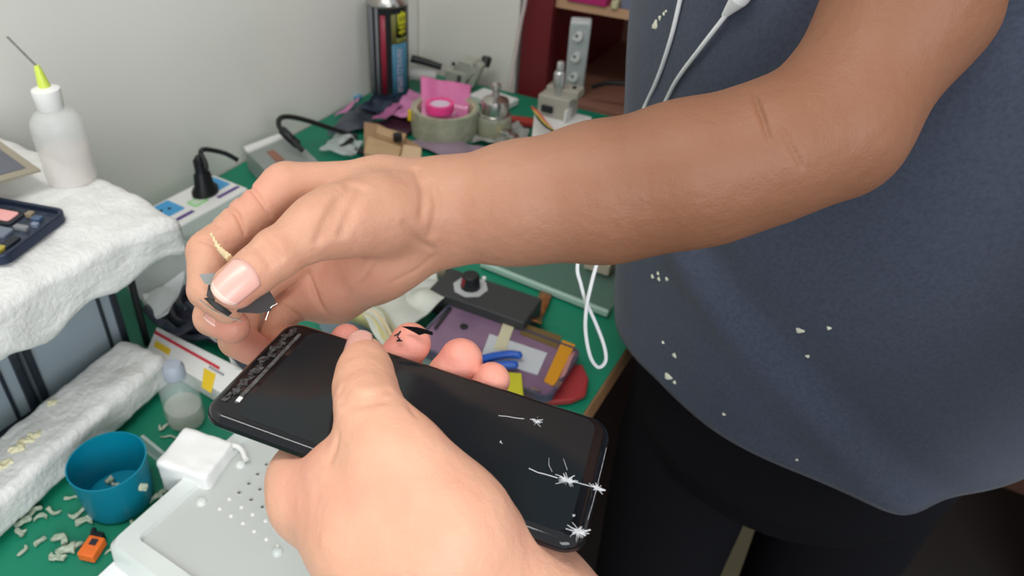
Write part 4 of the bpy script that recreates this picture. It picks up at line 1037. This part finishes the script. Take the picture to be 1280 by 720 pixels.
# grey case with a white edge, next to the wall
cz = DESK + 0.032
co = np.array(onz(350, 190, DESK + .002)); gc = thing('clear_case', 'grey clear plastic case with a white edge behind the right knuckles', 'case', tuple(co))
def polc(px, z, o_): return [tuple((Vector(onz(x, y, z)) - Vector(o_))[:2]) for x, y in px]
bm = B(); prism(bm, polc([(306, 187), (360, 166), (402, 205), (350, 232)], cz, co), 0, cz - co[2]); obj('case_body', bm, mat('grey_clear', lin(160, 166, 162), rough=0.3, alpha=0.75), gc, bevel=0.001, smooth=False)
bm = B(); prism(bm, polc([(305, 186), (360, 165), (363, 170), (309, 192)], cz, co), cz - co[2], cz - co[2] + .003); obj('white_edge', bm, M_white, gc, smooth=False)
bm = B(); prism(bm, polc([(333, 190), (342, 188), (356, 200), (345, 203)], cz, co), cz - co[2], cz - co[2] + .001); obj('brown_mark', bm, mat('rust_brown', lin(150, 104, 86), rough=0.6), gc, smooth=False)
dd_ = lambda x, y, z: onz(x, y, z)
bm = B(); tube(bm, [dd_(378, 188, .80), dd_(360, 170, .812), dd_(349, 158, .82), dd_(350, 148, .825), dd_(362, 146, .82), dd_(385, 151, .80), dd_(412, 160, .78), dd_(430, 166, .765), dd_(447, 171, .757)], 0.0036)
tube(bm, [dd_(372, 181, .80), dd_(361, 171, .812), dd_(353, 163, .817)], 0.0062, n=12)
tag(obj('cable', bm, M_black), 'thick black cable arching over the mat beside the grey wall', 'cable')
bm = B(); tube(bm, [dd_(425, 185, .757), dd_(433, 180, .76), dd_(440, 174, .76)], 0.004, n=8); tag(obj('cable', bm, M_black), 'short black cable stub among clear scraps left of the tan jig', 'cable')
crumple('plastic_bag', [(398, 190), (420, 170), (455, 180), (440, 200)], DESK + .004, 0.014, 50, M_clear2, 'clear plastic scraps on the mat left of the tan jig', 'bag', 8)
bm = B(); c_ = onz(458, 192, DESK + .003); prism(bm, polc([(440, 189), (452, 186), (478, 194), (466, 200)], DESK + .003, c_), 0, .004); tag(obj('chip_card', bm, M_dark, loc=tuple(c_)), 'small dark card beside the foot of the tan jig', 'card')

# anti-static bags
M_as = mat('antistatic_film', lin(84, 90, 100), rough=0.3, metal=0.3, noise=(40, lin(60, 70, 84), 0.8)); M_asb = mat('blue_black_film', lin(40, 52, 70), rough=0.25, metal=0.3); M_pk = mat('pink_film', lin(206, 130, 176), rough=0.4)
crumple('antistatic_bag', [(408, 172), (445, 134), (478, 126), (462, 164)], DESK + .004, 0.016, 30, M_as, 'grey antistatic bag on the mat left of the spray can', 'bag', 11)
crumple('antistatic_bag', [(448, 142), (470, 118), (512, 126), (495, 146)], DESK + .008, 0.018, 40, M_asb, 'dark blue film bag around the foot of the spray can', 'bag', 12)
crumple('pink_bag', [(418, 148), (432, 136), (450, 124), (440, 138)], DESK + .006, 0.010, 50, M_pk, 'narrow pink bag edge against the grey wall', 'bag', 13)
crumple('pink_bag', [(465, 152), (492, 132), (508, 132), (482, 150)], DESK + .016, 0.008, 50, mat('mauve_film', lin(170, 96, 140), rough=0.4), 'mauve strip of film in front of the spray can', 'bag', 14)
crumple('pink_bag', [(490, 145), (512, 114), (526, 118), (520, 152)], DESK + .014, 0.012, 40, M_pk, 'pink bag corner left of the tape roll', 'bag', 15)
crumple('dark_bag', [(465, 158), (508, 142), (525, 160), (500, 176)], DESK + .004, 0.010, 40, mat('maroon_film', lin(64, 30, 46), rough=0.35), 'dark maroon film under the tape roll and tan jig', 'bag', 16)
crumple('purple_bag', [(505, 180), (545, 172), (610, 188), (560, 200)], DESK + .003, 0.008, 40, mat('grey_purple_film', lin(150, 130, 145), rough=0.4), 'greyish purple film in front of the tape roll', 'bag', 17)
bm = B(); prism(bm, rrect(.016, .012, .002, 3), 0, .004); single('clip', bm, mat('light_blue_tag', lin(90, 160, 190), rough=0.5), 446, 122, 'tiny light blue tag by the wall beside the pink bag edge', 'tag', z=DESK + .003)

# spray can
can = at_desk('spray_can', 'tall black and blue spray can standing in the desk corner', 'spray can', 488, 117, DESK + .004)
RC, HC = 0.0315, 0.150
face = math.atan2(*( (np.array(Matrix.Rotation(AD, 3, 'Z')) @ (CAMP - np.array(can.location)))[[1, 0]] ))
bm = B(); lathe(bm, [(0, 0), (RC * .9, 0), (RC, 0.003), (RC, HC)], n=72); obj('can_body', bm, M_black, can)
bm = B(); lathe(bm, [(RC * 1.01, HC - .001), (RC * 1.03, HC + .001), (RC * 1.0, HC + .004), (RC * .86, HC + .012), (RC * .60, HC + .018), (RC * .45, HC + .019), (RC * .45, HC + .022), (0, HC + .022)], n=56); obj('dome', bm, M_metal, can)
bm = B(); lathe(bm, [(0.009, HC + .021), (0.009, HC + .036), (0.0075, HC + .040), (0, HC + .040)], n=24); obj('nozzle', bm, M_white, can)
bm = B(); lathe(bm, [(RC, -0.0), (RC * 1.015, .001), (RC * 1.015, .003), (RC, .004)], n=56); obj('bottom_seam', bm, M_metal, can)
def wrapbm(a0_, a1_, z0, z1, off=0.0003, pts=None, n=12):
    """curved label patch; angles in degrees to the right (+) of the side facing the viewer"""
    bm = B(); f = lambda i, j: (lambda a: Vector(((RC + off) * math.cos(a), (RC + off) * math.sin(a), z0 + (z1 - z0) * j)))(face + math.radians(a0_ + (a1_ - a0_) * i))
    sheet(bm, f, n, 2); return bm
def lab(name, a0_, a1_, z0, z1, col, off=0.0003): return obj(name, wrapbm(a0_, a1_, z0, z1, off), mat(name + '_ink', col, rough=0.35), can, solid=0.0002)
lab('grey_band', -72, -52, 0.004, HC - .002, lin(120, 124, 130))
lab('grey_band', -40, -32, 0.004, HC - .002, lin(130, 132, 138))
lab('red_band', -24, -9, 0.012, HC - .012, lin(150, 40, 60))
lb = lab('blue_panel', 8, 62, 0.006, HC * .62, lin(70, 130, 155))
lab('olive_panel', 8, 22, HC * .62, HC * .93, lin(120, 118, 60)); lab('olive_panel', 22, 64, HC * .62, HC * .68, lin(120, 124, 60))
# black panel with the yellow block characters
lab('black_panel', 22, 64, HC * .68, HC * .95, lin(14, 14, 14))
strokes = [(27, 57, .90, .93), (27, 33, .78, .93), (38, 44, .70, .95), (27, 57, .82, .85), (50, 56, .76, .93), (30, 54, .72, .75), (33, 50, .77, .80)]
for k, (a, b, z0, z1) in enumerate(strokes):
    lab('yellow_character', a, b, HC * z0, HC * z1, lin(206, 204, 40), 0.0008)
tcu = bpy.data.curves.new('lettering', 'FONT'); tcu.body = 'SUPER CLEANER'; tcu.size = 0.0135; tcu.align_x = 'CENTER'; tcu.align_y = 'CENTER'
to = bpy.data.objects.new('lettering', tcu); COL.objects.link(to); bpy.context.view_layer.update()
dg = bpy.context.evaluated_depsgraph_get(); tm = bpy.data.meshes.new_from_object(to.evaluated_get(dg)); bpy.data.objects.remove(to)
for v in tm.vertices:
    x, y = v.co.x, v.co.y; a = face + math.radians(30) + (y) / RC * 1.0; v.co = Vector(((RC + .0007) * math.cos(a), (RC + .0007) * math.sin(a), HC * .33 + x * 0.74))
lt = bpy.data.objects.new('lettering', tm); tm.materials.append(mat('white_ink', lin(215, 200, 215), rough=0.5)); link(lt, can)

# ------------------------------------------------------------------ bench clamp at the back wall
cl = thing('bench_clamp', 'grey metal bench clamp with black lever and knob by the back wall', 'clamp', tuple(onz(578, 108, DESK + .002)), -AD)
M_cg = mat('clamp_grey', lin(172, 172, 160), rough=0.5)
def CL(x, y, d): return Rl @ (Vector(J(x, y, d)) - cl.location)
dk = 1.30
bm = B(); prism(bm, rrect(.040, .034, .004, 4, -.006, 0.0), 0, .030); obj('base_block', bm, M_cg, cl, bevel=0.002)
bm = B(); prism(bm, [(-.030, .003), (.010, .003), (.026, .022), (.020, .036), (-.002, .038)], -.014, .014); bm.transform(Matrix.Rotation(PI / 2, 4, 'X')); bm.transform(Matrix.Translation((.004, 0, .012)))
obj('jaw', bm, M_cg, cl, bevel=0.0015)
bm = B(); prism(bm, [(.012, .000), (.024, .000), (.040, .040), (.030, .046)], -.008, .008); bm.transform(Matrix.Rotation(PI / 2, 4, 'X')); bm.transform(Matrix.Translation((.002, -.004, .006))); obj('arm', bm, M_cg, cl, bevel=0.0015)
bm = B(); cyl(bm, CL(606, 82, dk - .03), CL(609, 72, dk - .03), 0.0085, n=20); 
bm2 = lathe(bm, [(0, -.008), (.006, -.006), (.0088, 0), (.006, .006), (0, .008)], tuple(CL(608, 76, dk - .03)), n=20); obj('knob', bm, M_black, cl)
bm = B(); cyl(bm, CL(545, 96, dk - .01), CL(508, 92, dk - .01), 0.0115, n=24); obj('spindle_tube', bm, mat('pale_grey', lin(190, 190, 184), rough=0.5), cl)
bm = B(); tube(bm, [CL(514, 73, dk - .02), CL(530, 77, dk - .02), CL(552, 84, dk - .02)], 0.0068, taper=(1, .8)); obj('lever', bm, M_black, cl)
bm = B(); tube(bm, [CL(556, 103, dk - .04), CL(566, 105, dk - .045), CL(573, 102, dk - .045), CL(574, 95, dk - .045)], 0.0035); obj('hook', bm, M_black, cl)
bm = B(); cyl(bm, CL(567, 82, dk - .03), CL(567, 78, dk - .03), 0.003, n=12); obj('screw', bm, M_dark, cl)

# white box, pink bag, tape roll
wb = B(); prism(wb, rrect(.072, .040, .002, 3), 0, .010)
single('white_box', wb, M_white, 617, 128, 'flat white box behind the metal-topped bottle', 'box', z=DESK + .002, rz=-.15, bevel=.001)
pk = [J(526, 96, 1.178), J(589, 107, 1.174), J(584, 150, 1.160), J(527, 150, 1.158)]; po_ = sum(pk) / 4
bm = B(); sheet(bm, lambda i, j: Vector((pk[0] * (1 - i) + pk[1] * i) * (1 - j) + (pk[3] * (1 - i) + pk[2] * i) * j - po_ - FW * (0.010 * float(fbm(np.array([i * 2.2, j * 1.6, 3.3]), 1.3, 2)) + 0.006 * math.sin(j * 3))), 30, 24)
tag(obj('pink_bag', bm, mat('hot_pink_film', lin(220, 116, 168), rough=0.2, spec=0.7), loc=tuple(po_), solid=0.003), 'glossy pink bag standing upright inside the tape roll', 'bag')
tr = at_desk('tape_roll', 'wide roll of translucent yellowish tape lying on its side', 'tape', 556, 164, DESK + .003)
M_tape = mat('tape_film', lin(200, 198, 172), rough=0.25, alpha=0.7, noise=(60, lin(150, 158, 136), 0.7))
RT, HT = .051, .040
bm = B(); lathe(bm, [(RT - .006, 0), (RT, 0), (RT + .0004, HT / 2), (RT, HT), (RT - .006, HT), (RT - .006, 0)], n=64); obj('tape', bm, M_tape, tr)
bm = B(); lathe(bm, [(RT - .0085, 0.001), (RT - .006, 0.001), (RT - .006, HT - .001), (RT - .0085, HT - .001), (RT - .0085, 0.001)], n=64); obj('core', bm, mat('tape_core', lin(196, 190, 160), rough=0.5), tr)
bm = B(); prism(bm, rrect(.011, .006, .001, 2), 0, .016); obj('yellow_tab', bm, M_yelp, tr, loc=(-RT * .82, -RT * .55, .018))
pr_ = at_desk('ring_roll', 'small hot pink ring with a white centre inside the tape roll', 'ring', 550, 138, DESK + .042)
bm = B(); lathe(bm, [(.0155, 0), (.021, 0), (.021, .012), (.0155, .012), (.0155, 0)], n=40); obj('ring', bm, mat('hot_pink', lin(248, 70, 150), rough=0.4), pr_)
bm = B(); lathe(bm, [(0, .001), (.0150, .001), (.0150, .010), (0, .010)], n=40); obj('centre', bm, mat('lilac_white', lin(225, 205, 225), rough=0.5), pr_)
for lx, ly, lab_ in ((588, 134, 'upper small yellow cap beside the metal-topped bottle'), (589, 144, 'lower small yellow cap beside the metal-topped bottle')):
    bm = B(); lathe(bm, [(0, 0), (.005, 0), (.0055, .003), (.0045, .009), (0, .0095)], n=20); single('cap', bm, M_yelp, lx, ly, lab_, 'cap', z=DESK + .022 if ly < 140 else DESK + .003)
bm = B(); lathe(bm, [(0, 0), (.004, 0), (.004, .006), (0, .006)], n=16); single('cap', bm, M_black, 594, 140, 'tiny black cap between two yellow caps', 'cap', z=DESK + .01)

# dispenser bottle with metal top
db = at_desk('dispenser_bottle', 'glass dispenser bottle with a shiny metal pump top', 'bottle', 617, 167, DESK + .003)
bm = B(); lathe(bm, [(0, 0), (.024, 0), (.0262, .003), (.0262, .026), (.024, .031), (.0205, .034)], n=44); obj('glass_body', bm, mat('bottle_glass', lin(190, 192, 170), rough=0.12, alpha=0.55, spec=0.7), db)
bm = B(); lathe(bm, [(0, .001), (.0245, .001), (.0252, .012), (0, .012)], n=40); obj('liquid', bm, mat('amber_liquid', lin(176, 172, 110), rough=0.2, alpha=0.8), db)
bm = B(); lathe(bm, [(.0235, .030), (.0235, .033), (.0200, .034), (.0205, .052), (.0190, .055), (.0120, .057), (.006, .060), (.0045, .068), (.0055, .0695), (.0075, .073), (.0065, .078), (.003, .080), (0, .080)], n=44); obj('metal_top', bm, M_metal, db)
bm = B(); lathe(bm, [(0, 0), (.0068, 0), (.0072, .008), (.005, .012), (0, .012)], n=20); single('cap', bm, M_yelp, 624, 166, 'yellow cap in front of the dispenser bottle', 'cap', z=DESK + .010)
crumple('plastic_bag', [(588, 182), (600, 158), (660, 162), (662, 186)], DESK + .003, 0.020, 55, mat('grey_scrap', (0.36, 0.37, 0.35), rough=0.3, alpha=.75, noise=(120, (0.6, 0.58, 0.54), .8)), 'grey transparent scraps in front of the dispenser bottle', 'bag', 25)
bm = B(); prism(bm, rrect(.050, .018, .002, 3), 0, .008); single('red_strip', bm, mat('red_plastic', lin(176, 60, 50), rough=0.45), 648, 154, 'thin red plastic strip between the dispenser bottle and the micrometer stage', 'strip', z=DESK + .003, rz=.25, bevel=.001)
for k, (x, y) in enumerate([(641, 172), (633, 166)]):
    bm = B(); lathe(bm, [(0, 0), (.0085, 0), (.009, .001), (.009, .0028), (.0075, .0034), (0, .0034)], n=28); single('coin_cell', bm, M_metal, x, y, ['round metal coin cell near the red strip, in front', 'round metal coin cell near the red strip, behind'][k], 'battery', z=DESK + .022 + k * .002)

# ------------------------------------------------------------------ tan jig
jg = at_desk('repair_jig', 'tan two-block repair jig with a round black magnet', 'jig', 488, 188, DESK + .004)
M_tan = mat('tan_board', lin(196, 164, 124), rough=0.6, noise=(30, lin(176, 144, 104), 0.6))
jo = np.array(jg.location)
def pj(px, z): return [tuple((Rl @ (Vector(onz(x, y, z)) - Vector(jo)))[:2]) for x, y in px]
bm = B(); prism(bm, pj([(455, 152), (474, 155), (524, 181), (520, 197), (455, 190)], DESK + .020), 0, .016); obj('base_plate', bm, mat('tan_board_dark', lin(168, 134, 100), rough=0.6), jg, bevel=.001, smooth=False)
bm = B(); prism(bm, pj([(472, 157), (508, 167), (504, 176), (470, 165)], DESK + .034), .0165, .030); obj('rear_block', bm, M_tan, jg, bevel=.001, smooth=False)
bm = B(); prism(bm, pj([(460, 170), (502, 183), (498, 200), (455, 190)], DESK + .034), .0165, .030); obj('left_block', bm, M_tan, jg, bevel=.001, smooth=False)
bm = B(); prism(bm, pj([(504, 180), (527, 184), (526, 200), (500, 198)], DESK + .030), .0165, .026); obj('right_block', bm, mat('tan_light', lin(214, 184, 146), rough=0.6), jg, bevel=.001, smooth=False)
pm = pj([(497, 171)], DESK + .040)[0]; bm = B(); cyl(bm, (pm[0], pm[1], .030), (pm[0], pm[1], .040), .0065, n=24); obj('magnet', bm, M_black, jg)

# ------------------------------------------------------------------ micrometer stage
vs = at_desk('micrometer_stage', 'grey metal micrometer stage on a white base with its spindle upright', 'micrometer stage', 693, 166, DESK + .002)
M_vg = mat('stage_grey', lin(176, 172, 160), rough=0.45)
vo_ = np.array(vs.location); dv_ = (vo_ - CAMP) @ FW
def pv(px, z): return [tuple((Rl @ (Vector(onz(x, y, z)) - Vector(vo_)))[:2]) for x, y in px]
bm = B(); prism(bm, pv([(668, 142), (690, 134), (740, 146), (732, 178), (664, 178)], DESK + .030), 0, .028); obj('base', bm, M_white, vs, bevel=.0015, smooth=False)
bm = B(); box(bm, (-.002, .006, .043), (.050, .036, .034)); obj('block', bm, M_vg, vs, bevel=.002)
bm = B(); box(bm, (-.010, -.013, .041), (.018, .006, .010)); obj('slot', bm, M_dark, vs, bevel=.0005)
bm = B(); box(bm, (.004, .014, .064), (.050, .026, .012)); obj('top_plate', bm, M_vg, vs, bevel=.0015)
bm = B(); lathe(bm, [(0, .060), (.006, .060), (.006, .074), (.0085, .075), (.0085, .092), (.0075, .094), (.0055, .096), (.0055, .108), (.004, .110), (0, .110)], (-.002, .002, 0), n=28); obj('spindle', bm, mat('satin_steel', (.6, .6, .58), rough=0.35, metal=.8), vs)
for sx in (-.014, .018):
    bm = B(); cyl(bm, (sx, .014, .070), (sx, .014, .0725), .003, n=16); obj('screw', bm, M_dark, vs)
bm = B(); box(bm, (.022, -.010, .038), (.003, .020, .020)); obj('side_plate', bm, M_white, vs, bevel=.0008)
for k, (cn, col, lab_) in enumerate([('red', lin(220, 60, 70), 'thin red wire looping beside the micrometer stage'), ('yellow', lin(226, 204, 90), 'thin yellow wire looping beside the micrometer stage'), ('black', lin(40, 40, 40), 'thin black wire looping beside the micrometer stage')]):
    bm = B(); o_ = k * 3.0
    tube(bm, [onz(665 + o_ * .6, 134 + o_, .800), onz(672, 140 + o_ * 1.2, .805), onz(682, 152 + o_, .800), onz(694 + o_, 166 + o_ * .5, .790)], .0016, n=8)
    tag(obj('wire', bm, mat(cn + '_wire', col, rough=0.4)), lab_, 'wire')

# ------------------------------------------------------------------ middle of the desk, under the arm
dbx = at_desk('control_box', 'black control box with a round dial knob behind the purple phone housing', 'control box', 612, 378, DESK + .002, 0)
a0, a1 = np.array(onz(560, 350, DESK + .03)), np.array(onz(660, 384, DESK + .03)); yw = math.atan2(a1[1] - a0[1], a1[0] - a0[0])
dbx.location = tuple(onz(602, 366, DESK + .03) - np.array([0, 0, .028])); dbx.rotation_euler = (0, 0, yw)
bm = B(); box(bm, (.004, 0, .014), (.108, .046, .028)); obj('housing', bm, mat('matt_black', lin(52, 54, 54), rough=0.6), dbx, bevel=.0015)
kp = Matrix.Rotation(-yw, 3, 'Z') @ (Vector(onz(588, 359, DESK + .03)) - dbx.location)
bm = B(); prism(bm, [(kp.x + .0185 * math.cos(a), kp.y + .0185 * math.sin(a)) for a in [2 * PI * k / 8 + .2 for k in range(8)]], .028, .0288); dl_ = obj('dial_plate', bm, mat('dial_grey', lin(178, 180, 180), rough=0.5), dbx, smooth=False)
bm = B(); lathe(bm, [(0, .0288), (.0105, .0288), (.0098, .034), (.0088, .043), (.0078, .044), (0, .044)], (kp.x, kp.y, 0), n=28); kb = obj('knob', bm, M_black, dbx)
bm = B(); box(bm, (kp.x - .004, kp.y - .0075, .037), (.004, .0035, .010)); obj('red_marker', bm, mat('red_mark', lin(130, 40, 44), rough=.5), kb, bevel=.0004)
bm = B(); cyl(bm, (kp.x + .006, kp.y + .019, .028), (kp.x + .006, kp.y + .019, .031), .0022, n=14); obj('screw', bm, M_white, dbx)

# purple phone housing
ph = np.array(onz(632, 430, DESK + .020)); TLp, TRp, BRp = [np.array(onz(x, y, DESK + .020)) for x, y in [(561, 377), (724, 437), (690, 500)]]
ex = (TRp - TLp); lw = np.linalg.norm(ex); ex /= lw; yw = math.atan2(ex[1], ex[0]); wd = np.linalg.norm(BRp - TRp); ce = (TLp + BRp) / 2
pp = thing('phone_housing', 'purple phone housing with white sticker and orange flex lying on the mat', 'phone housing', tuple(ce - np.array([0, 0, .009])), yw)
def pq(px, z=DESK + .020): return [tuple((Matrix.Rotation(-yw, 3, 'Z') @ (Vector(onz(x, y, z)) - pp.location))[:2]) for x, y in px]
M_pur = mat('purple_metal', lin(134, 106, 130), rough=0.4, metal=.1, noise=(20, lin(98, 74, 100), .6))
bm = B(); prism(bm, rrect(lw, wd, .009, 6), 0, .008); obj('back_plate', bm, M_pur, pp, bevel=.0015)
bm = B(); po = rrect(lw + .001, wd + .001, .0095, 6); pi2 = rrect(lw - .004, wd - .004, .008, 6)
vo = [[bm.verts.new((p[0], p[1], z)) for p in P_] for z in (.003, .0095) for P_ in (po, pi2)]; n = len(po)
for k in range(n):
    j = (k + 1) % n
    for a, b in ((0, 2), (2, 3), (3, 1), (1, 0)): bm.faces.new((vo[a][k], vo[a][j], vo[b][j], vo[b][k]))
bmesh.ops.recalc_face_normals(bm, faces=bm.faces); obj('rim', bm, mat('grey_purple_metal', lin(96, 92, 112), rough=0.3, metal=.5), pp)
def pp_part(nm, px, m_, t0=.008, t1=.0088): bm = B(); prism(bm, pq(px), t0, t1); return obj(nm, bm, m_, pp, smooth=False)
pp_part('white_sticker', [(612, 417), (684, 441), (672, 468), (601, 446)], mat('sticker_white', lin(186, 190, 194), rough=.5))
pp_part('cream_tape', [(632, 396), (646, 399), (632, 438), (617, 436)], mat('cream_tape', lin(196, 190, 160), rough=.6), .0088, .0094)
pp_part('olive_label', [(655, 404), (702, 420), (696, 435), (650, 417)], mat('olive_film', lin(104, 86, 50), rough=.4))
pp_part('orange_flex', [(703, 425), (719, 431), (693, 483), (680, 476)], mat('orange_flex', lin(200, 138, 30), rough=.4), .008, .0092)
pp_part('pink_strip', [(712, 444), (719, 440), (706, 470), (699, 474)], mat('dusty_pink', lin(176, 120, 116), rough=.5), .0092, .0096)
pp_part('dark_slot', [(561, 384), (565, 386), (545, 412), (542, 410)], M_black, .0088, .0097)
c1 = pq([(580, 408)])[0]; bm = B(); lathe(bm, [(0, .0084), (.0028, .0084), (.004, .0086), (.0042, .0092), (.0034, .0092)], (c1[0], c1[1], 0), n=24, mi=0); obj('camera_hole', bm, M_black, pp)
pp_part('metal_chip', [(697, 477), (703, 479), (698, 486), (691, 484)], M_metal, .0092, .0104); pp_part('metal_chip', [(664, 484), (676, 488), (674, 491), (662, 487)], M_metal, .0095, .0102)
bm = B(); prism(bm, poly([(640, 470), (728, 452), (736, 470), (733, 489), (715, 497), (650, 503)], DESK + .009, onz(695, 478)), 0, .007)
tag(obj('red_case', bm, mat('dull_red_plastic', lin(158, 50, 52), rough=.45), loc=tuple(onz(695, 478, DESK + .002)), bevel=.002), 'flat red case under the corner of the purple phone housing', 'case')
bm = B(); c_ = onz(642, 480, DESK + .002); prism(bm, [tuple((np.array(onz(x, y, DESK + .022)) - c_)[:2]) for x, y in [(628, 464), (652, 466), (655, 500), (632, 502)]], 0, .020)
tag(obj('sponge', bm, mat('yellow_sponge', lin(190, 184, 40), rough=.8, bump=(300, .5, .001)), loc=tuple(c_), bevel=.001, smooth=False), 'yellow sponge piece in front of the purple phone housing', 'sponge')
M_pen = mat('blue_pen', lin(36, 84, 170), rough=.35)
tz = at_desk('tweezers', 'blue tweezers with two rounded arms resting on the purple phone housing', 'tweezers', 625, 448, DESK + .022); tz.rotation_euler = (0, 0, 0)
for pts in ([(590, 452), (615, 446), (635, 443), (648, 444)], [(590, 462), (612, 458), (628, 456), (643, 456)]):
    bm = B(); Q_ = [Vector(onz(x, y, DESK + .027)) - tz.location for x, y in pts]; tube(bm, Q_, .0040); 
    for p in (Q_[0], Q_[-1]): lathe(bm, [(0, -.004), (.003, -.0027), (.004, 0), (.003, .0027), (0, .004)], tuple(p), n=14)
    obj('arm', bm, M_pen, tz)
# flex ribbon
rb = B(); Q_ = [onz(683, 366, DESK + .004), onz(678, 378, DESK + .007), onz(672, 392, DESK + .005), onz(669, 402, DESK + .022)]; o_ = sum(Q_) / 4
Qs = spline([q - o_ for q in Q_], 6); wv = (np.array(onz(690, 367)) - np.array(onz(676, 362))) / 2
for a, b in zip(Qs, Qs[1:]):
    vs_ = [rb.verts.new(p) for p in (a - wv, a + wv, b + wv, b - wv)]; rb.faces.new(vs_)
bmesh.ops.remove_doubles(rb, verts=rb.verts, dist=1e-6)
tag(obj('flex_ribbon', rb, mat('copper_flex', lin(140, 88, 44), rough=.3, metal=.3, noise=(90, lin(170, 116, 70), .8)), loc=tuple(o_), solid=.0006), 'brown copper flex ribbon between the purple frame and the glass sheet', 'ribbon')
# glass sheet
ga, gb = np.array(onz(603, 329, DESK + .006)), np.array(onz(760, 391, DESK + .006)); gd = gb - ga; gl = np.linalg.norm(gd); gy = math.atan2(gd[1], gd[0])
gs = thing('glass_sheet', 'clear glass pane with one pale frosted edge on the mat below the right arm', 'glass sheet', tuple(np.array([(ga + gb)[0] / 2, (ga + gb)[1] / 2, DESK + .002])), gy)
bm = B(); box(bm, (0, .055, .003), (gl, .110, .006)); obj('pane', bm, mat('green_glass', lin(120, 150, 140), rough=.12, alpha=.35, spec=.8), gs)
bm = B(); box(bm, (0, -.001, .0035), (gl + .002, .0055, .007)); obj('edge', bm, mat('frosted_edge', lin(170, 200, 188), rough=.4), gs, bevel=.0012)
bm = B(); prism(bm, rrect(.030, .024, .002, 3), 0, .014); single('block', bm, mat('beige_block', lin(196, 186, 166), rough=.6), 750, 334, 'beige block on the mat behind the glass sheet, by the shirt', 'block', z=DESK + .010, bevel=.001)
# crumpled white bag and strips
crumple('plastic_bag', [(448, 395), (540, 338), (562, 372), (478, 440)], DESK + .022, 0.022, 32, mat('white_bag', lin(200, 202, 190), rough=.45, noise=(25, lin(180, 184, 176), .7)), 'crumpled white bag on the desk between the two hands', 'bag', 31)
bm = B(); box(bm, (0, 0, .008), (.020, .014, .016)); single('eraser', bm, mat('beige_rubber', lin(186, 172, 152), rough=.7), 548, 342, 'beige rubber block beside the black control box', 'block', z=DESK + .014, rz=.3, bevel=.001)
for k, (pts, col, lb_) in enumerate([([(432, 388), (462, 400), (480, 424)], (200, 190, 130), 'yellowish film strip between the two hands, leftmost'), ([(440, 384), (470, 395), (490, 425)], (214, 196, 160), 'cream film strip between the two hands, middle one'), ([(450, 382), (476, 390), (497, 424)], (170, 168, 140), 'greyish film strip between the two hands, nearest the white bag')]):
    bm = B(); Q_ = [np.array(onz(x, y, DESK + .03)) for x, y in pts]; o_ = Q_[1]; Qs = spline([q - o_ for q in Q_], 5)
    for a, b in zip(Qs, Qs[1:]):
        bm.faces.new([bm.verts.new(p) for p in (a - np.array([0, 0, .012]), a + np.array([0.002, 0, .004]), b + np.array([0.002, 0, .004]), b - np.array([0, 0, .012]))])
    bmesh.ops.remove_doubles(bm, verts=bm.verts, dist=1e-6)
    tag(obj('film_strip', bm, mat('strip%d' % k, lin(*col), rough=.5), loc=tuple(o_), solid=.0008), lb_, 'strip')
crumple('plastic_bag', [(395, 400), (440, 385), (470, 430), (420, 440)], DESK + .006, 0.012, 32, mat('blue_grey_bag', lin(110, 132, 140), rough=.4, alpha=.8), 'blue-grey plastic film behind the thumb of the left hand', 'bag', 33)
crumple('plastic_bag', [(470, 450), (545, 425), (590, 470), (520, 500)], DESK + .004, 0.010, 32, mat('teal_bag', lin(120, 140, 136), rough=.4, alpha=.7), 'clear greenish film seen between the left middle and ring fingertips', 'bag', 34)
